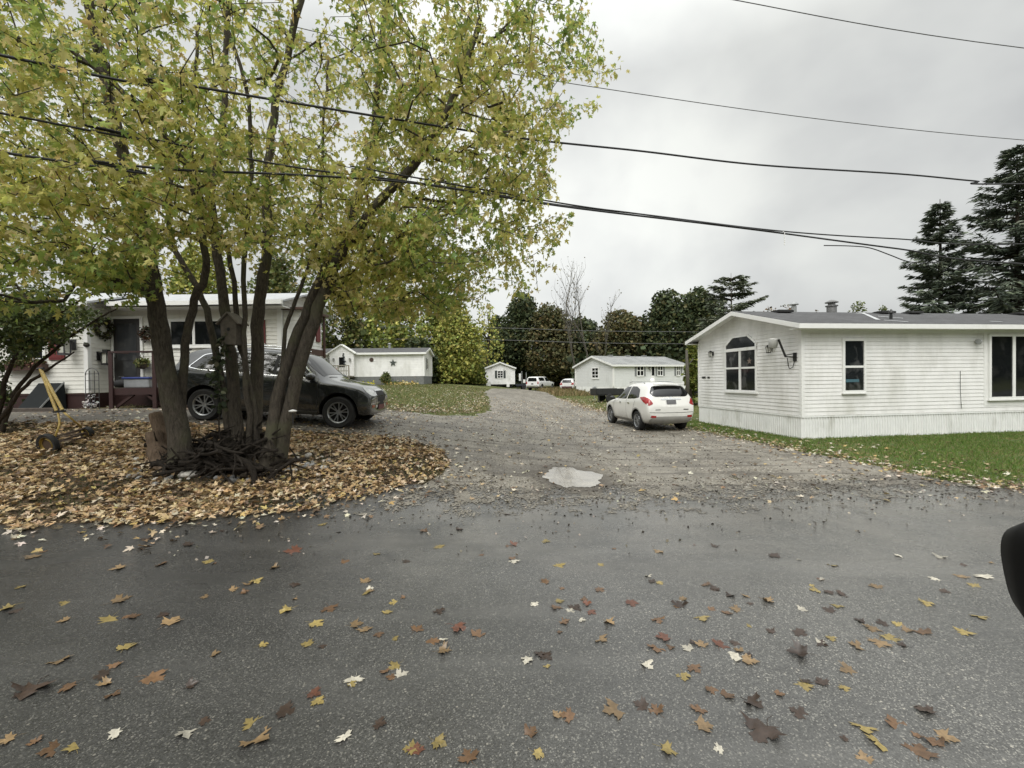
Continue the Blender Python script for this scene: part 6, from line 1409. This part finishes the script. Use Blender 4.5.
dc.place(cr_, cf, -1, .86+.11, -1.55, 1.49)
# ---- white compact crossover
st = [(-2.12, .50, .60, .72, .70, .86, .55), (-2.09, .40, .74, .82, .80, .98, .66), (-2.02, .33, .80, 1.02, .84, 1.24, .68), (-1.90, .28, .84, 1.10, .86, 1.50, .63), (-1.70, .24, .85, 1.10, .875, 1.66, .60), (-1.3, .22, .86, 1.07, .885, 1.70, .60), (-.5, .22, .86, 1.02, .885, 1.70, .60), (.05, .22, .86, .98, .885, 1.645, .585), (.40, .22, .86, .97, .885, 1.55, .585), (.80, .22, .86, .96, .88, 1.30, .60), (1.12, .22, .86, .955, .875, 1.06, .66), (1.28, .23, .86, .94, .87, 1.01, .68), (1.65, .25, .84, .86, .85, .94, .64), (1.92, .28, .78, .76, .80, .83, .56), (2.06, .36, .68, .66, .70, .72, .5), (2.12, .45, .5, .58, .55, .62, .4)]
wc = Car('white_suv', 'pearl white compact SUV parked on the gravel seen from behind', st, WHITEP, (-1.26, 1.30), .345, .40, .765, .215)
for sd in (-PI/2, PI/2):
    fl = (lambda P: P) if sd < 0 else (lambda P: [(-x, z) for x, z in P])
    for q in ([(-1.42, 1.16), (-1.05, 1.11), (-.42, 1.085), (-.42, 1.53), (-.85, 1.53), (-1.2, 1.44)], [(-.34, 1.08), (.84, 1.05), (.40, 1.38), (.10, 1.50), (-.34, 1.53)]): wc.patch(fl(q), sd, .006, CARG, 'side_window', rnd_=.05)
    for q in ([(-.38, 1.06), (-.38, .60), (-.40, .34)], [(.82, 1.03), (.86, .7), (.82, .36)], [(-.80, .40), (-.98, .72), (-1.15, 1.05)]): wc.strip(fl(q), .012, sd, .003, SEAM, 'door_seam')
    for x in (-.62, .16): wc.strip(fl([(x-.09, .93), (x+.09, .935)]), .04, sd, .020, CHROME, 'door_handle')
    wc.strip(fl([(-.80, .30), (.84, .30)]), .13, sd, .008, LOWER, 'sill_trim')
    for xx in (-1.26, 1.30): wc.strip(fl([(xx+.425*math.cos(a), .36+.425*math.sin(a)) for a in np.linspace(.0, PI, 20)]), .045, sd, .010, LOWER, 'arch_lip')
    s_ = -1 if sd < 0 else 1
    m = MB(); m.ball((.74, s_*.98, 1.08), (.09, .11, .075), 12, 8); m.bar((.76, s_*.86, 1.03), (.75, s_*.95, 1.06), .07, .04); m.build('door_mirror', BLK, wc.root, smooth=60)
    # tail lamp wrapping the corner
    hd = PI+R(38) if sd < 0 else PI-R(38); f2 = (lambda P: P) if sd > 0 else (lambda P: [(-u, z) for u, z in P])
    wc.patch([(-q if sd < 0 else q, z) for q, z in [(-.98+.0, 1.06), (-.62, 1.10), (-.42, 1.00), (-.40, .86), (-.62, .83), (-.78, .93)]] if False else f2([(.24, 1.17), (.46, 1.20), (.66, 1.14), (.78, .97), (.66, .90), (.44, 1.02)]) , hd, .008, REDL, 'tail_light', rnd_=.04)
    wc.patch([(s_*.56, .50), (s_*.74, .51), (s_*.72, .58), (s_*.55, .57)], PI, .010, REDL, 'reflector', sp=.04)
    m = MB(); m.tube([(-1.25, s_*.53, 1.645), (-1.1, s_*.53, 1.69), (-.2, s_*.53, 1.70), (.1, s_*.53, 1.66)], .014, 6); m.build('roof_rail', ALLOY, wc.root, smooth=60)
wc.patch([(-.56, 1.20), (.56, 1.20), (.70, 1.29), (.56, 1.55), (-.56, 1.55), (-.70, 1.29)], PI, .008, CARG, 'rear_window', rnd_=.07)
wc.strip([(-.36, 1.12), (.36, 1.12)], .045, PI, .014, CHROME, 'trim_bar')
wc.patch([(-.17, .95), (.17, .95), (.17, 1.085), (-.17, 1.085)], PI, .016, PLATE, 'number_plate')
wc.patch([(.045*math.cos(a), 1.15+.045*math.sin(a)) for a in np.linspace(0, 2*PI, 16)[:-1]], PI, .016, CHROME, 'badge', sp=.03)
for a, b in ((-.58, -.40), (.42, .60)): wc.strip([(a, .77), (b, .77)], .028, PI, .006, SEAM if a > 0 else GALV, 'badge', )
wc.strip([(-.78, .68), (-.3, .665), (.3, .665), (.78, .68)], .014, PI, .004, SEAM, 'bumper_seam')
wc.patch([(-.72, .30), (.72, .30), (.76, .44), (.62, .54), (-.62, .54), (-.76, .44)], PI, .008, LOWER, 'lower_bumper', rnd_=.04)
m = MB(); m.box((-1.88, 0, 1.63), (.22, 1.05, .035)); m.build('spoiler', WHITEP, wc.root, bevel=.015)
wr_, wf_ = ground(637, 430.3), ground(610.5, 423.2)
wc.place(wr_, wf_, 1, .765+.09, -1.26, 1.30)
# ---- far vehicles
st = [(-2.0, .45, .7, .8, .8, 1.0, .66), (-1.97, .33, .82, .9, .85, 1.25, .66), (-1.8, .26, .86, .98, .87, 1.46, .62), (-1.2, .24, .87, .97, .88, 1.55, .6), (-.3, .24, .87, .95, .88, 1.56, .6), (.2, .24, .87, .94, .88, 1.48, .59), (.7, .24, .87, .93, .87, 1.18, .6), (1.0, .25, .86, .90, .86, .99, .68), (1.5, .27, .84, .84, .84, .91, .62), (1.95, .36, .7, .68, .72, .74, .5)]
rc = Car('silver_hatchback', 'silver-white hatchback with red tail lamps half hidden by the grey home', st, WHITE2, (-1.2, 1.2), .32, .37, .76)
rc.patch([(-.6, 1.05), (.6, 1.05), (.52, 1.38), (-.52, 1.38)], PI, .008, CARG, 'rear_window', rnd_=.06)
for sd in (-PI/2, PI/2):
    fl = (lambda P: P) if sd < 0 else (lambda P: [(-x, z) for x, z in P]); rc.patch(fl([(-1.5, 1.08), (.65, 1.0), (.3, 1.3), (-.2, 1.43), (-1.2, 1.42)]), sd, .006, CARG, 'side_window', rnd_=.05)
    s_ = 1 if sd > 0 else -1; rc.patch([(s_*.52, .80), (s_*.84, .80), (s_*.80, 1.12), (s_*.62, 1.06)], PI, .008, REDL, 'tail_light', rnd_=.03)
rc.patch([(-.62, .32), (.62, .32), (.66, .62), (-.66, .62)], PI, .006, mat('dark_red_bumper', (.10, .05, .05), .5), 'bumper_panel')  # dark dull red panel low on the bumper
q = at(571, 390, 54); rc.root.location = (q.x, 54, gz(q.x, 54)); rc.root.rotation_euler = (0, 0, R(68))
# pickup with cap
st = [(-2.7, .5, .85, .95, .88, 1.05, .8), (-2.68, .45, .9, 1.05, .92, 1.75, .72), (-2.5, .42, .94, 1.1, .95, 1.82, .72), (-1.0, .42, .95, 1.1, .96, 1.83, .72), (-.6, .42, .95, 1.1, .96, 1.84, .70), (.4, .42, .95, 1.1, .96, 1.82, .68), (.75, .42, .95, 1.1, .96, 1.60, .68), (1.1, .42, .95, 1.09, .95, 1.22, .74), (1.4, .42, .95, 1.08, .95, 1.16, .8), (2.3, .44, .93, 1.0, .93, 1.10, .78), (2.62, .5, .86, .9, .86, .98, .7)]
tk = Car('pickup_truck', 'white pickup truck with a bed cap parked at the lane end', st, WHITE2, (-1.7, 1.75), .40, .47, .80, .26, cat='truck')
for sd in (-PI/2, PI/2):
    fl = (lambda P: P) if sd < 0 else (lambda P: [(-x, z) for x, z in P])
    for q in ([(-2.4, 1.25), (-.8, 1.25), (-.8, 1.68), (-2.4, 1.68)], [(-.5, 1.2), (.85, 1.2), (.5, 1.55), (.25, 1.70), (-.5, 1.70)]): tk.patch(fl(q), sd, .006, CARG, 'side_window', rnd_=.06)
    s_ = 1 if sd > 0 else -1; tk.patch([(s_*.72, .85), (s_*.88, .85), (s_*.88, 1.2), (s_*.74, 1.2)], PI, .008, REDL, 'tail_light')
tk.patch([(-.62, 1.2), (.62, 1.2), (.56, 1.66), (-.56, 1.66)], PI, .008, CARG, 'rear_window', rnd_=.05); tk.patch([(-.8, .5), (.8, .5), (.8, .66), (-.8, .66)], PI, .012, CHROME, 'bumper'); tk.patch([(-.15, .8), (.15, .8), (.15, .95), (-.15, .95)], PI, .012, SEAM, 'number_plate')
q = at(542, 390, 57); tk.root.location = (q.x, 59, gz(q.x, 59)); tk.root.rotation_euler = (0, 0, R(62))
# ------------------------------------------------------------------ trailers and yard things in the distance
def trailer(name, label, x, y, rz, L, Wd, hb, m_, rails=True):
    o = thing(name, label, 'trailer', (x, y, gz(x, y)), rz); m = MB(); m.b2((-L/2, -Wd/2, .48), (L/2, Wd/2, .56))
    for sy in (-1, 1): m.b2((-L/2, sy*Wd/2-.03, .56), (L/2, sy*Wd/2+.03, .56+hb))
    m.b2((-L/2-.03, -Wd/2+.03, .56), (-L/2+.03, Wd/2-.03, .56+hb)); m.b2((L/2-.03, -Wd/2+.03, .56), (L/2+.03, Wd/2-.03, .56+hb*.7)); m.build('bed', m_, o)
    m = MB(); m.bar((L/2, -Wd/3, .5), (L/2+1.1, 0, .45), .08); m.bar((L/2, Wd/3, .5), (L/2+1.1, 0, .45), .08); m.bar((L/2+.9, 0, 0), (L/2+.9, 0, .5), .06); m.bar((-L/2+.2, -Wd/2+.1, 0), (-L/2+.2, -Wd/2+.1, .5), .06); m.build('tongue', m_, o)
    for sy in (-1, 1):
        m = MB(); m.lathe([(.15, -.08), (.27, -.09), (.29, 0), (.27, .09), (.15, .08)], 20, Matrix.Translation((-.1, sy*(Wd/2+.14), .29)) @ Matrix.Rotation(R(90), 4, 'X')); m.lathe([(.15, -.04), (.03, -.05), (.03, .05), (.15, .04)], 14, Matrix.Translation((-.1, sy*(Wd/2+.14), .29)) @ Matrix.Rotation(R(90), 4, 'X')); m.build('wheel', TYRE, o, smooth=50)
    return o
BLKP = mat('black_paint', (.02, .02, .021), .5, var=.25)
q = at(607, 401, 31); trailer('utility_trailer', 'low black utility trailer in front of the grey-white home', q.x, 31, R(10), 2.0, 1.2, .38, BLKP)
q = at(697, 404, 27); trailer('utility_trailer', 'dark trailer between the white car and the right home gable', q.x, 27.5, R(80), 2.4, 1.3, .34, BLKP)
q = at(524, 389, 61); trailer('flatbed_trailer', 'dark flat trailer between the end-on home and the pickup', q.x, 61.5, R(5), 2.2, 1.4, .2, mat('dark_blue_paint', (.02, .025, .035), .5))
q = at(594.5, 400, 33); o = thing('round_marker', 'round grey disc on a thin post before the grey-white home gable', 'marker', (q.x, 33, gz(q.x, 33))); hz_ = at(594.5, 388.5, 33).z-o.location.z
m = MB(); m.tube([(0, 0, -.1), (0, 0, hz_)], .025, 6); m.build('post', GALV, o); m = MB(); m.lathe([(.16, -.01), (.17, 0), (.16, .01), (.08, .02), (.07, .0)], 18, Matrix.Translation((0, -.03, hz_)) @ Matrix.Rotation(R(90), 4, 'X')); m.build('disc', GALV, o)
q = at(521, 386, 66); o = thing('white_shed_frame', 'white upright boards and post beside the small end-on home', 'boards', (q.x, 66, gz(q.x, 66))); m = MB(); m.box((-.15, 0, 1.7), (.3, .06, 1.1)); m.box((.5, .1, 1.1), (.35, .05, .5)); m.build('board', TRIM, o); m = MB(); m.bar((.15, 0, -.1), (.15, 0, 2.6), .1); m.bar((.8, .1, -.1), (.8, .1, 2.4), .1); m.build('post', GALV, o)
q = at(681, 385, 60); o = thing('red_shed', 'low dull red shed at the right end behind the grey-white home', 'shed', (q.x, 60, gz(q.x, 60))); m = MB(); m.b2((-1.6, -1, -.1), (1.6, 1, 1.9)); m.build('wall', mat('dull_red', (.20, .10, .09), .7), o); m = MB(); slab4(m, [(-1.8, -1.2, 1.92), (1.8, -1.2, 1.92), (1.8, 0, 2.5), (-1.8, 0, 2.5)]); slab4(m, [(-1.8, 0, 2.5), (1.8, 0, 2.5), (1.8, 1.2, 1.92), (-1.8, 1.2, 1.92)]); m.build('roof', GREYM, o); m = MB(); m.b2((-.4, -1.03, 0), (.4, -1.003, 1.7)); m.build('door', TRIM, o)
q = at(689.5, 400, 25.2); o = thing('dead_tree_trunk', 'bare grey trunk snag left of the columnar yellow-green bush', 'tree', (q.x, 25.5, gz(q.x, 25.5))); hz_ = at(689.5, 350, 25.5).z-o.location.z; m = MB(); m.tube([(0, 0, -.1), (.02, 0, hz_*.5), (-.03, 0, hz_)], [.13, .11, .07], 8); m.bar((0, 0, hz_*.7), (.35, 0, hz_*.85), .05); m.build('trunk', BARKG, o, smooth=180)
